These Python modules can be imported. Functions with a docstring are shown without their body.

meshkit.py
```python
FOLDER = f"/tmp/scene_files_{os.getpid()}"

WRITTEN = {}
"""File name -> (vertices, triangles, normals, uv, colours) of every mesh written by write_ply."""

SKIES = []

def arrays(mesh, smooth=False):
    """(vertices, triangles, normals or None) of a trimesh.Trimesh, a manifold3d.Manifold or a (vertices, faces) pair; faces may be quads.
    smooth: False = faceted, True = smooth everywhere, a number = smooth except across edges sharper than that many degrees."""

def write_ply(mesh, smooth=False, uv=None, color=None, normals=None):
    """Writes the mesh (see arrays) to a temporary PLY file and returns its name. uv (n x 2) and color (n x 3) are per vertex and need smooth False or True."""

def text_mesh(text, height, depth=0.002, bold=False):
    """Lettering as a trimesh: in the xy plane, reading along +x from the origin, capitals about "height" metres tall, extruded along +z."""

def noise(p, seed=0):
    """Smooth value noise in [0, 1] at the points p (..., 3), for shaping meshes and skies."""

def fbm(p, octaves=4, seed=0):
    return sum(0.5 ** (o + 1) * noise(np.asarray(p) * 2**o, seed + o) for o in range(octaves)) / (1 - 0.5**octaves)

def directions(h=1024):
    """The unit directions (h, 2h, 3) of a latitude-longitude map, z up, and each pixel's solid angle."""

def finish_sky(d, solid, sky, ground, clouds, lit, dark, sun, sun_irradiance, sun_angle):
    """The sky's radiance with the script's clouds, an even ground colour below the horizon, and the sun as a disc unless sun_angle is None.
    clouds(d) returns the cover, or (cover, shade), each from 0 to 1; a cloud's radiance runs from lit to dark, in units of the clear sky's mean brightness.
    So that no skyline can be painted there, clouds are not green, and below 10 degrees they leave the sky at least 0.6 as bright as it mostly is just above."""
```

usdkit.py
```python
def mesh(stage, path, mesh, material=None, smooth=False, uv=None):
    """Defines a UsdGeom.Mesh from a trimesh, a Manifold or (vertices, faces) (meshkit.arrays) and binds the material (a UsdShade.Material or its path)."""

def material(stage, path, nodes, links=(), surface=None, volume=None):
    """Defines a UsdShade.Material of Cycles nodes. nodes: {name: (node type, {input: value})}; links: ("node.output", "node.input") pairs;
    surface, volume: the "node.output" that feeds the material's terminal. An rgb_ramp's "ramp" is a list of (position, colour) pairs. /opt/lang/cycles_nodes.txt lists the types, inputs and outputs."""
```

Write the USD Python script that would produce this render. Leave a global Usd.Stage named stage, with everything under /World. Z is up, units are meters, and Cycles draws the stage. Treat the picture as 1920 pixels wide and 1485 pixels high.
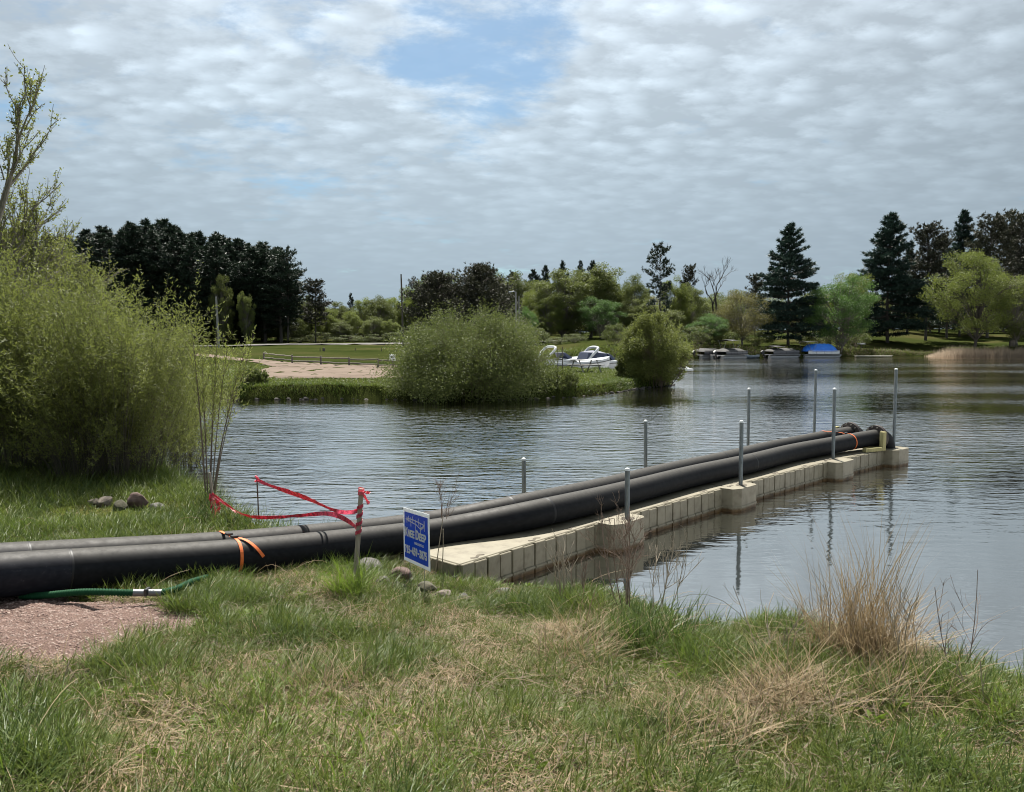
import math
import numpy as np
import trimesh
import shapely
import shapely.geometry as sg
from scipy.interpolate import RBFInterpolator, CubicSpline
import meshkit
import usdkit
from pxr import Usd, UsdGeom, UsdLux, UsdShade, Gf, Sdf, Vt

stage = Usd.Stage.CreateInMemory()
UsdGeom.SetStageUpAxis(stage, UsdGeom.Tokens.z)
UsdGeom.SetStageMetersPerUnit(stage, 1.0)
world = UsdGeom.Xform.Define(stage, '/World')
stage.SetDefaultPrim(world.GetPrim())
UsdGeom.Scope.Define(stage, '/World/Looks')

# ------------------------------------------------------------------ camera, sky, sun, exposure
EYE = 2.5
FPX = 1400.0
HORIZON = 640.0
PITCH = math.atan((742.5 - HORIZON) / FPX)
cam = UsdGeom.Camera.Define(stage, '/World/camera')
cam.AddTranslateOp().Set(Gf.Vec3d(0, 0, EYE))
cam.AddRotateXOp().Set(90 - math.degrees(PITCH))
cam.CreateHorizontalApertureAttr(36.0)
cam.CreateVerticalApertureAttr(36.0 * 1485 / 1920)
cam.CreateFocalLengthAttr(36.0 * FPX / 1920)
cam.CreateClippingRangeAttr(Gf.Vec2f(0.05, 5000))
cam.CreateExposureAttr(1.4)

SUN_AZ = math.radians(-6)          # from straight ahead (+y), negative = to the left
SUN_EL = math.radians(60)
SUN_DIR = np.array([math.sin(SUN_AZ) * math.cos(SUN_EL), math.cos(SUN_AZ) * math.cos(SUN_EL), math.sin(SUN_EL)])
sun = UsdLux.DistantLight.Define(stage, '/World/sun')
sun.CreateIntensityAttr(1.25)
sun.CreateAngleAttr(1.2)
sun.CreateColorAttr(Gf.Vec3f(1.0, 0.95, 0.87))
sun.GetPrim().CreateAttribute('inputs:normalize', Sdf.ValueTypeNames.Bool).Set(True)
_z = SUN_DIR
_x = np.cross([0, 1, 0], _z); _x /= np.linalg.norm(_x)
_y = np.cross(_z, _x)
sun.AddTransformOp().Set(Gf.Matrix4d(*_x, 0, *_y, 0, *_z, 0, 0, 0, 50, 1))

def unit(v):
    v = np.asarray(v, float)
    return v / np.linalg.norm(v)
F_ = np.array([0, math.cos(PITCH), -math.sin(PITCH)])
U_ = np.array([0, math.sin(PITCH), math.cos(PITCH)])
R_ = np.array([1.0, 0, 0])
C_ = np.array([0, 0, EYE])
def ray(px, py):
    return F_ + (px - 960) / FPX * R_ + (742.5 - py) / FPX * U_
def at_z(px, py, z=0.0):
    d = ray(px, py)
    return C_ + d * (z - EYE) / d[2]
def at_y(px, py, y):
    d = ray(px, py)
    return C_ + d * y / d[1]

GAP = unit(ray(905, 115))
GAP2 = unit(ray(560, 290))
sky_nodes = {
    'tc': ('texture_coordinate', {}),
    'sep': ('separate_xyz', {}),
    'zc': ('math', {'math_type': 'maximum', 'value2': 0.0}),
    'za': ('math', {'math_type': 'add', 'value2': 0.20}),
    'px': ('math', {'math_type': 'divide'}),
    'py': ('math', {'math_type': 'divide'}),
    'pc': ('combine_xyz', {'z': 3.1}),
    'mp': ('mapping', {'rotation': (0, 0, math.radians(-14)), 'scale': (0.85, 1.15, 1.0)}),
    'n1': ('noise_texture', {'scale': 4.6, 'detail': 8.0, 'roughness': 0.62, 'distortion': 0.1}),
    'n2': ('noise_texture', {'scale': 1.35, 'detail': 5.0, 'roughness': 0.5}),
    'n3': ('noise_texture', {'scale': 14.0, 'detail': 7.0, 'roughness': 0.6, 'distortion': 0.1}),
    'dg': ('vector_math', {'math_type': 'dot_product', 'vector2': tuple(GAP)}),
    'gm': ('map_range', {'range_type': 'smoothstep', 'from_min': 0.9875, 'from_max': 0.9995, 'to_min': 0.0, 'to_max': 0.175, 'clamp': True}),
    'dg2': ('vector_math', {'math_type': 'dot_product', 'vector2': tuple(GAP2)}),
    'gm2': ('map_range', {'range_type': 'smoothstep', 'from_min': 0.985, 'from_max': 1.0, 'to_min': 0.0, 'to_max': 0.07, 'clamp': True}),
    'gs': ('math', {'math_type': 'add'}),
    'w1': ('math', {'math_type': 'multiply', 'value2': 0.55}),
    'w2': ('math', {'math_type': 'multiply_add', 'value2': 0.45}),
    'cs': ('math', {'math_type': 'subtract'}),
    'cov': ('map_range', {'range_type': 'smoothstep', 'from_min': 0.29, 'from_max': 0.44, 'to_min': 0.10, 'to_max': 0.98, 'clamp': True}),
    'shm': ('math', {'math_type': 'multiply_add', 'value2': 0.34}),
    'shw': ('math', {'math_type': 'multiply_add', 'value2': 0.36}), 'shx': ('math', {'math_type': 'multiply', 'value2': 0.30}),
    'sh': ('map_range', {'from_min': 0.36, 'from_max': 0.64, 'to_min': -0.19, 'to_max': 0.30, 'clamp': True}),
    'veil': ('map_range', {'range_type': 'smoothstep', 'from_min': 0.06, 'from_max': 0.34, 'to_min': 0.10, 'to_max': 1.0, 'clamp': True}),
    'shv': ('math', {'math_type': 'multiply'}), 'sh1': ('math', {'math_type': 'add', 'value2': 1.0}),
    'ds': ('vector_math', {'math_type': 'dot_product', 'vector2': tuple(SUN_DIR)}),
    'gl': ('map_range', {'range_type': 'smoothstep', 'from_min': 0.45, 'from_max': 1.0, 'to_min': 0.95, 'to_max': 2.2, 'clamp': True}),
    'shg': ('math', {'math_type': 'multiply'}),
    'ccr': ('rgb_ramp', {'ramp': [(0.0, (2.75, 3.5, 4.1)), (0.2, (2.9, 3.52, 4.02)), (0.42, (3.15, 3.6, 4.0)), (1.0, (3.25, 3.65, 4.0))]}),
    'cl': ('mix', {'mix_type': 'multiply', 'fac': 1.0}),
    'cv': ('combine_xyz', {}),
    'sky': ('sky_texture', {'sky_type': 'single_scattering', 'sun_disc': False, 'sun_elevation': SUN_EL, 'sun_rotation': SUN_AZ, 'air_density': 1.0, 'aerosol_density': 1.6, 'ozone_density': 0.4}),
    'skt': ('mix', {'mix_type': 'multiply', 'fac': 1.0, 'color2': (0.62, 0.80, 0.86)}),
    'vd': ('vector_math', {'math_type': 'multiply_add', 'vector2': (0.10, 0.10, 0.0)}), 'vo': ('voronoi_texture', {'feature': 'smooth_f1', 'scale': 12.0, 'smoothness': 0.55, 'randomness': 1.0}), 'vi': ('map_range', {'from_min': 0.0, 'from_max': 0.62, 'to_min': 0.80, 'to_max': 0.18, 'clamp': True}),
    'mx': ('mix', {'mix_type': 'mix'}),
    'bg': ('background_shader', {'strength': 0.05}),
}
sky_links = [
    ('tc.generated', 'sep.vector'), ('sep.z', 'zc.value1'), ('zc.value', 'za.value1'),
    ('sep.x', 'px.value1'), ('za.value', 'px.value2'), ('sep.y', 'py.value1'), ('za.value', 'py.value2'),
    ('px.value', 'pc.x'), ('py.value', 'pc.y'), ('pc.vector', 'mp.vector'),
    ('mp.vector', 'n1.vector'), ('mp.vector', 'n2.vector'), ('mp.vector', 'n3.vector'),
    ('tc.generated', 'dg.vector1'), ('dg.value', 'gm.value'), ('tc.generated', 'dg2.vector1'), ('dg2.value', 'gm2.value'),
    ('gm.result', 'gs.value1'), ('gm2.result', 'gs.value2'),
    ('n1.fac', 'w1.value1'), ('n2.fac', 'w2.value1'), ('w1.value', 'w2.value3'), ('w2.value', 'cs.value1'), ('gs.value', 'cs.value2'),
    ('cs.value', 'cov.value'), ('n3.fac', 'shw.value1'), ('n1.fac', 'shx.value1'), ('shx.value', 'shw.value3'), ('vi.result', 'shm.value1'), ('shw.value', 'shm.value3'), ('shm.value', 'sh.value'), ('sep.z', 'veil.value'), ('sh.result', 'shv.value1'), ('veil.result', 'shv.value2'), ('shv.value', 'sh1.value1'), ('tc.generated', 'ds.vector1'), ('ds.value', 'gl.value'),
    ('sh1.value', 'shg.value1'), ('gl.result', 'shg.value2'), ('shg.value', 'cv.x'), ('shg.value', 'cv.y'), ('shg.value', 'cv.z'),
    ('sep.z', 'ccr.fac'), ('ccr.color', 'cl.color1'), ('cv.vector', 'cl.color2'),
    ('tc.generated', 'sky.vector'), ('cov.result', 'mx.fac'), ('sky.color', 'skt.color1'), ('skt.color', 'mx.color1'), ('n3.color', 'vd.vector1'), ('mp.vector', 'vd.vector3'), ('vd.vector', 'vo.vector'), ('vo.distance', 'vi.value'), ('cl.color', 'mx.color2'), ('mx.color', 'bg.color'),
]
sky_mat = usdkit.material(stage, '/World/Looks/sky_clouds', sky_nodes, sky_links, surface='bg.background')
sky = UsdLux.DomeLight.Define(stage, '/World/sky')
sky.CreateIntensityAttr(1.0)
UsdShade.MaterialBindingAPI.Apply(sky.GetPrim()).Bind(sky_mat)

# ------------------------------------------------------------------ helpers
used = {}
def numbered(path):
    n = used.get(path, -1) + 1
    used[path] = n
    return path if n == 0 else '%s_%03d' % (path, n)

def tag(prim, label=None, cat=None, group=None, kind=None):
    p = prim.GetPrim() if hasattr(prim, 'GetPrim') else prim
    for k, v in (('label', label), ('category', cat), ('group', group), ('kind', kind)):
        if v:
            p.SetCustomDataByKey(k, v)
    return p

def place(x, loc=(0, 0, 0), rz=0.0, scale=(1, 1, 1), rx=0.0, ry=0.0):
    x.ClearXformOpOrder()
    x.AddTranslateOp().Set(Gf.Vec3d(*map(float, loc)))
    x.AddRotateXYZOp().Set(Gf.Vec3f(math.degrees(rx), math.degrees(ry), math.degrees(rz)))
    if np.ndim(scale) == 0:
        scale = (scale,) * 3
    x.AddScaleOp().Set(Gf.Vec3f(*map(float, scale)))

def thing(name, label, cat, loc=(0, 0, 0), rz=0.0, scale=1.0, group=None, kind=None, rx=0.0, ry=0.0):
    x = UsdGeom.Xform.Define(stage, numbered('/World/' + name))
    place(x, loc, rz, scale, rx, ry)
    tag(x, label, cat, group, kind)
    return x

def part(parent, name, mesh, mat, smooth=False, label=None, kind=None):
    m = usdkit.mesh(stage, numbered(str(parent.GetPath()) + '/' + name), mesh, mat, smooth)
    tag(m, label, None, None, kind)
    return m

def single(name, mesh, mat, label, cat=None, group=None, kind=None, smooth=False):
    m = usdkit.mesh(stage, numbered('/World/' + name), mesh, mat, smooth)
    tag(m, label, cat, group, kind)
    return m

def copy_of(root, label, loc, rz=0.0, scale=1.0, group=None, cat=None):
    src = root.GetPrim()
    x = UsdGeom.Xform.Define(stage, numbered('/World/' + src.GetName().rstrip('0123456789').rstrip('_') if src.GetName()[-3:].isdigit() else '/World/' + src.GetName()))
    was = src.GetCustomData()
    x.GetPrim().GetReferences().AddInternalReference(src.GetPath())
    x.GetPrim().SetInstanceable(True)
    place(x, loc, rz, scale)
    tag(x, label, cat or was.get('category'), group)
    return x

def cat_meshes(ms):
    vs, fs, n = [], [], 0
    for m in ms:
        v, f = (m.vertices, m.faces) if hasattr(m, 'vertices') else m
        v = np.asarray(v); f = np.asarray(f)
        if f.shape[1] == 4:
            f = np.vstack([f[:, [0, 1, 2]], f[:, [0, 2, 3]]])
        vs.append(v); fs.append(f + n); n += len(v)
    return np.vstack(vs), np.vstack(fs)

def tube(pts, rad, sides=8, caps=True):
    pts = np.asarray(pts, float); n = len(pts)
    rad = np.broadcast_to(np.asarray(rad, float), (n,))
    t = np.gradient(pts, axis=0)
    t /= np.maximum(np.linalg.norm(t, axis=1, keepdims=True), 1e-9)
    ref = np.array([0, 0, 1.0]) if abs(t[0, 2]) < 0.9 else np.array([1.0, 0, 0])
    u = np.cross(t, ref); u /= np.maximum(np.linalg.norm(u, axis=1, keepdims=True), 1e-9)
    w = np.cross(t, u)
    a = np.arange(sides) / sides * 2 * np.pi
    v = pts[:, None] + rad[:, None, None] * (np.cos(a)[None, :, None] * u[:, None] + np.sin(a)[None, :, None] * w[:, None])
    v = v.reshape(-1, 3)
    i = np.arange(n - 1)[:, None] * sides + np.arange(sides)[None]
    j = np.arange(n - 1)[:, None] * sides + (np.arange(sides)[None] + 1) % sides
    q = np.stack([i, j, j + sides, i + sides], -1).reshape(-1, 4)
    f = np.vstack([q[:, [0, 2, 1]], q[:, [0, 3, 2]]])
    if caps:
        c0, c1 = len(v), len(v) + 1
        v = np.vstack([v, pts[:1], pts[-1:]])
        k = np.arange(sides); k2 = (k + 1) % sides
        f = np.vstack([f, np.stack([np.full(sides, c0), k, k2], 1), np.stack([np.full(sides, c1), (n - 1) * sides + k2, (n - 1) * sides + k], 1)])
    return v, f

def box(lo, hi):
    m = trimesh.creation.box(extents=np.subtract(hi, lo))
    m.apply_translation((np.add(lo, hi)) / 2)
    return m

def cbox(lo, hi, c=0.01):
    """box with chamfered edges (hull of inset boxes)"""
    lo, hi = np.array(lo, float), np.array(hi, float)
    c = min(c, (hi - lo).min() * 0.45)
    pts = []
    for k in range(3):
        l, h = lo + c, hi - c
        l[k], h[k] = lo[k], hi[k]
        for a in (l[0], h[0]):
            for b in (l[1], h[1]):
                for d in (l[2], h[2]):
                    pts.append((a, b, d))
    return trimesh.convex.convex_hull(np.array(pts))

def rotz(m, a, t=(0, 0, 0)):
    m = m.copy() if hasattr(m, 'copy') else trimesh.Trimesh(*m, process=False)
    M = trimesh.transformations.rotation_matrix(a, [0, 0, 1])
    M[:3, 3] = t
    m.apply_transform(M)
    return m

def frame(m, o, x, y, z):
    """place a mesh by its axes"""
    v, f = (m.vertices, m.faces) if hasattr(m, 'vertices') else m
    v = np.asarray(v)
    return np.asarray(o) + v[:, :1] * np.asarray(x) + v[:, 1:2] * np.asarray(y) + v[:, 2:3] * np.asarray(z), np.asarray(f)

# ------------------------------------------------------------------ materials
def mat(name, c1, c2=None, scale=6.0, rough=0.6, metallic=0.0, bump=0.0, bscale=40.0, spec=0.5, detail=4.0, coords='position', stretch=(1, 1, 1), bdist=0.01):
    nodes = {'p': ('principled_bsdf', {'roughness': rough, 'metallic': metallic, 'specular_ior_level': spec})}
    links = []
    if c2 is not None or bump:
        if coords == 'position':
            nodes['g'] = ('geometry', {}); src = 'g.position'
        else:
            nodes['g'] = ('texture_coordinate', {}); src = 'g.object'
        nodes['mp'] = ('mapping', {'scale': stretch})
        links.append((src, 'mp.vector'))
    if c2 is not None:
        nodes['n'] = ('noise_texture', {'scale': scale, 'detail': detail, 'roughness': 0.6})
        nodes['r'] = ('rgb_ramp', {'ramp': [(0.3, c1), (0.7, c2)]})
        links += [('mp.vector', 'n.vector'), ('n.fac', 'r.fac'), ('r.color', 'p.base_color')]
    else:
        nodes['p'][1]['base_color'] = c1
    if bump:
        nodes['bn'] = ('noise_texture', {'scale': bscale, 'detail': 5.0, 'roughness': 0.6})
        nodes['b'] = ('bump', {'strength': bump, 'distance': bdist})
        links += [('mp.vector', 'bn.vector'), ('bn.fac', 'b.height'), ('b.normal', 'p.normal')]
    return usdkit.material(stage, '/World/Looks/' + name, nodes, links, surface='p.BSDF')

def leafmat(name, ramp, transl=0.35, rough=0.55, spec=0.3, tint=None, vary=0.0):
    """leaves and blades: colour varies per leaf (mesh island) and per plant, light passes through"""
    nodes = {
        'g': ('geometry', {}), 'oi': ('object_info', {}),
        'r': ('rgb_ramp', {'ramp': ramp}),
        'hv': ('map_range', {'from_min': 0.0, 'from_max': 1.0, 'to_min': 1 - vary, 'to_max': 1 + vary}),
        'hs': ('hsv', {}),
        'p': ('principled_bsdf', {'roughness': rough, 'specular_ior_level': spec}),
        't': ('translucent_bsdf', {}), 'm': ('mix_closure', {'fac': transl}),
    }
    links = [('g.random_per_island', 'r.fac'), ('oi.random', 'hv.value'), ('hv.result', 'hs.value'), ('r.color', 'hs.color'), ('hs.color', 'p.base_color'),
             ('hs.color', 't.color'), ('p.BSDF', 'm.closure1'), ('t.BSDF', 'm.closure2')]
    return usdkit.material(stage, '/World/Looks/' + name, nodes, links, surface='m.closure')

# ------------------------------------------------------------------ terrain
LAND = sg.Polygon([(40, -60), (16, -4), (9.5, -0.4), (6.6, 1.4), (4.5, 2.7), (3.65, 3.4), (3.15, 4.15), (2.75, 4.9), (2.25, 5.5), (1.9, 5.6), (1.55, 5.45), (1.4, 5.6), (1.25, 6.1), (1.0, 6.7), (0.7, 6.95), (0.35, 6.95), (0.0, 7.0), (-0.6, 7.45),
    (-1.5, 7.75), (-2.3, 8.05), (-2.85, 8.5), (-3.5, 9.25), (-4.15, 10.2), (-5.2, 11.7), (-6.8, 13.6), (-9, 16), (-13, 19), (-20, 23), (-27, 27), (-25, 31.2), (-18, 32.2), (-11, 32.0), (-6, 32.2), (-3, 31.6), (-0.5, 31.8), (2.5, 33.3), (5, 36.2),
    (7.0, 39.8), (8.7, 41.4), (9.3, 43.2), (8.4, 48), (4.5, 55), (1, 61), (0, 70), (2, 78), (7, 86), (15, 96), (22, 104), (30, 110), (45, 114), (55, 120), (62, 123), (80, 125), (100, 125), (140, 127), (230, 140), (500, 200), (700, 900), (-700, 900), (-700, -60)])
LAND_EDGE = LAND.exterior
GY = [  # x, y, z of the land surface
    (0, 0, .86), (0, 2.5, .78), (-3, 3, .74), (3, 3, .72), (-5, 4.6, .60), (-3.5, 5.2, .55), (-2, 5.6, .48), (-1.2, 6.2, .34), (-.6, 6.9, .14), (-1, 7.5, .20), (-.1, 6.5, .18), (.5, 6.1, .24), (.8, 5.5, .38), (1.3, 5.5, .36), (2, 4.8, .50), (3.5, 3.8, .58), (2.8, 4.1, .56), (6, 0, .8), (-8, 0, .9),
    (-6, 7, .55), (-4, 8, .48), (-2.5, 8, .40), (-5.5, 9.6, .48), (-9, 11, .55), (-9, 14, .5), (-16, 16, .6), (-30, 10, 1.2), (-30, -20, 1.5), (20, -40, 1.5), (-40, 24, 1.0), (-30, 30, .8),
    (-12, 33, .55), (-4, 33, .5), (3, 36, .5), (7, 42, .5), (-10, 35.5, .72), (-10, 45, .75), (-4, 40, .65), (2, 45, .58), (-20, 45, .8), (-12, 56, .85), (0, 56, .75), (-40, 60, 1.4), (-14, 80, 1.15), (0, 85, 1.0), (-10, 100, 1.4), (-25, 100, 1.5), (-45, 100, 1.7), (-44, 117, 1.45), (-44, 125, 1.95), (-20, 124, 1.9), (-20, 132, 2.25), (0, 134, 2.2), (0, 144, 2.55), (-90, 135, 2.0), (-60, 133, 2.1), (15, 150, 2.5),
    (-20, 150, 2.4), (-60, 150, 2.4), (4, 92, 1.2), (10, 104, 2.2), (14, 125, 3.2), (25, 125, 2.6), (40, 120, 1.6), (40, 140, 3.4), (60, 130, 1.4), (60, 150, 4.0), (70, 128, .6), (85, 140, 2.2), (85, 165, 4.8), (110, 130, .9), (120, 160, 4.6), (160, 140, 1.4), (160, 180, 5),
    (0, 250, 5), (-150, 200, 4), (150, 300, 7), (0, 600, 9), (-400, 300, 6), (400, 400, 8), (-500, 700, 9), (500, 800, 9), (-300, 0, 2), (-300, -50, 2), (-100, 60, 1.8)]
_g = np.array(GY, float)
def _warp(xy):
    xy = np.asarray(xy, float)
    r = np.maximum(np.hypot(xy[:, 0], xy[:, 1]), 1e-6)
    return xy / r[:, None] * np.log1p(r / 6.0)[:, None]
_rbf = RBFInterpolator(_warp(_g[:, :2]), _g[:, 2], kernel='linear', smoothing=0.0)
def terrain(xy, rough=True):
    xy = np.atleast_2d(np.asarray(xy, float))[:, :2]
    base = _rbf(_warp(xy))
    pts = shapely.points(xy)
    d = shapely.distance(LAND_EDGE, pts)
    inside = shapely.contains(LAND, pts)
    far = np.clip(np.hypot(xy[:, 0], xy[:, 1]) / 60, 0, 1)
    w = 0.35 + 1.6 * far
    bank = 0.30 * np.clip(d / (0.22 + 0.3 * far), 0, 1) + 5.0 * (np.clip(d / w, 0, 40)) * 0.35
    z = np.where(inside, np.minimum(np.maximum(base, 0.12), bank), -np.minimum(d * 0.6, 1.2) - 0.02)
    if rough:
        p = np.column_stack([xy, np.zeros(len(xy))])
        n = (meshkit.fbm(p * 1.7, 3, 5) - 0.5) * 0.10 + (meshkit.fbm(p * 6.0, 2, 9) - 0.5) * 0.035
        z = z + np.where(inside, n * np.clip(d / 0.5, 0, 1) * np.where(np.hypot(xy[:, 0], xy[:, 1]) < 25, 1, 2.0), 0)
    return z

def grid_mesh(xs, ys, zfun):
    X, Y = np.meshgrid(xs, ys, indexing='ij')
    z = zfun(np.column_stack([X.ravel(), Y.ravel()]))
    v = np.column_stack([X.ravel(), Y.ravel(), z])
    n, m = len(xs), len(ys)
    i = (np.arange(n - 1)[:, None] * m + np.arange(m - 1)[None]).ravel()
    return v, np.stack([i, i + m, i + m + 1, i + 1], 1)

def spaced(lo, hi, near, fine, ratio):
    out = [0.0]
    s = fine
    while out[-1] < hi:
        out.append(out[-1] + s)
        if out[-1] > near:
            s = min(s * ratio, 25)
    neg = [0.0]
    s = fine
    while neg[-1] > lo:
        neg.append(neg[-1] - s)
        if neg[-1] < -near:
            s = min(s * ratio, 25)
    return np.array(sorted(set(neg + out)))
gx = spaced(-520, 520, 9, 0.11, 1.035)
gyv = np.concatenate([np.linspace(-60, -1, 12), spaced(0, 10, 10, 0.11, 1.0)[spaced(0, 10, 10, 0.11, 1.0) >= 0]])
_s, _y0 = 0.13, gyv[-1]
_l = []
while _y0 < 850:
    _y0 += _s; _l.append(_y0)
    _s = min(_s * 1.016, 25) if _y0 < 30 else (0.42 if _y0 < 45 else min(max(_s, 0.42) * 1.02, 25))
gyv = np.concatenate([gyv, _l])

from scipy.ndimage import map_coordinates
NGX, NGY, NGS = -14.0, 0.0, 0.07
_nx, _ny = np.arange(NGX, 8.01, NGS), np.arange(NGY, 17.01, NGS)
_P = np.column_stack([a.ravel() for a in np.meshgrid(_nx, _ny, indexing='ij')])
_terr_slow = terrain
_grid_z = _terr_slow(_P).reshape(len(_nx), len(_ny))
_grid_d = (shapely.distance(LAND_EDGE, shapely.points(_P)) * np.where(shapely.contains(LAND, shapely.points(_P)), 1, -1)).reshape(len(_nx), len(_ny))
def _near(g, xy):
    return map_coordinates(g, [(xy[:, 0] - NGX) / NGS, (xy[:, 1] - NGY) / NGS], order=1, mode='nearest')
def terrain(xy, rough=True):
    xy = np.atleast_2d(np.asarray(xy, float))[:, :2]
    if len(xy) > 2000 and xy[:, 0].min() > NGX and xy[:, 0].max() < 8 and xy[:, 1].min() > NGY and xy[:, 1].max() < 17:
        return _near(_grid_z, xy)
    return _terr_slow(xy, rough)
def shore_distance(xy):
    """metres to the shoreline, negative on the water"""
    xy = np.asarray(xy)[:, :2]
    if len(xy) and xy[:, 0].min() > NGX and xy[:, 0].max() < 8 and xy[:, 1].min() > NGY and xy[:, 1].max() < 17:
        return _near(_grid_d, xy)
    p = shapely.points(xy)
    return shapely.distance(LAND_EDGE, p) * np.where(shapely.contains(LAND, p), 1, -1)

ground_mat = usdkit.material(stage, '/World/Looks/ground_turf', {
    'g': ('geometry', {}), 'n': ('noise_texture', {'scale': 0.9, 'detail': 8.0, 'roughness': 0.7}), 'n2': ('noise_texture', {'scale': 0.08, 'detail': 5.0, 'roughness': 0.6}),
    'n3': ('noise_texture', {'scale': 55.0, 'detail': 4.0, 'roughness': 0.7}),
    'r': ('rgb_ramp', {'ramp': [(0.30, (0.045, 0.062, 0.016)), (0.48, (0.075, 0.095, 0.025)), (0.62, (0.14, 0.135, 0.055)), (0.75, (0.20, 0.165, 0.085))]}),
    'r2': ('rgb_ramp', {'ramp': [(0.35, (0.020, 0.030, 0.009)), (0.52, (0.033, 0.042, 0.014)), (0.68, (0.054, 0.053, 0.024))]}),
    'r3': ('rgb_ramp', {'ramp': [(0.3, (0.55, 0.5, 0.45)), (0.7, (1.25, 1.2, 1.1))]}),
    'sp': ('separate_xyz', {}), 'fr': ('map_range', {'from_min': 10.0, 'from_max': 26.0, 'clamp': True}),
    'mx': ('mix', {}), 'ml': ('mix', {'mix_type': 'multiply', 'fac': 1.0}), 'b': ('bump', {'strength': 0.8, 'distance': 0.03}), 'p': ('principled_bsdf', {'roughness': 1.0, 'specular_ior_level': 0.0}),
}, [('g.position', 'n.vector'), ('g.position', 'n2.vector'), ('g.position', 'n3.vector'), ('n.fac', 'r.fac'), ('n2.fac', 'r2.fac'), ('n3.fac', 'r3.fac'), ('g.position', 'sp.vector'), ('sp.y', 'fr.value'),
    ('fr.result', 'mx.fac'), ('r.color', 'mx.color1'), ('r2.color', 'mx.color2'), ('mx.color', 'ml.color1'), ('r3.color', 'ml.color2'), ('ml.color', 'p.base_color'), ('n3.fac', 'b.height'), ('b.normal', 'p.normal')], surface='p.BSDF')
single('ground', grid_mesh(gx, gyv, terrain), ground_mat, 'grassy shore land rising gently from the water', kind='structure', smooth=True)

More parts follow.
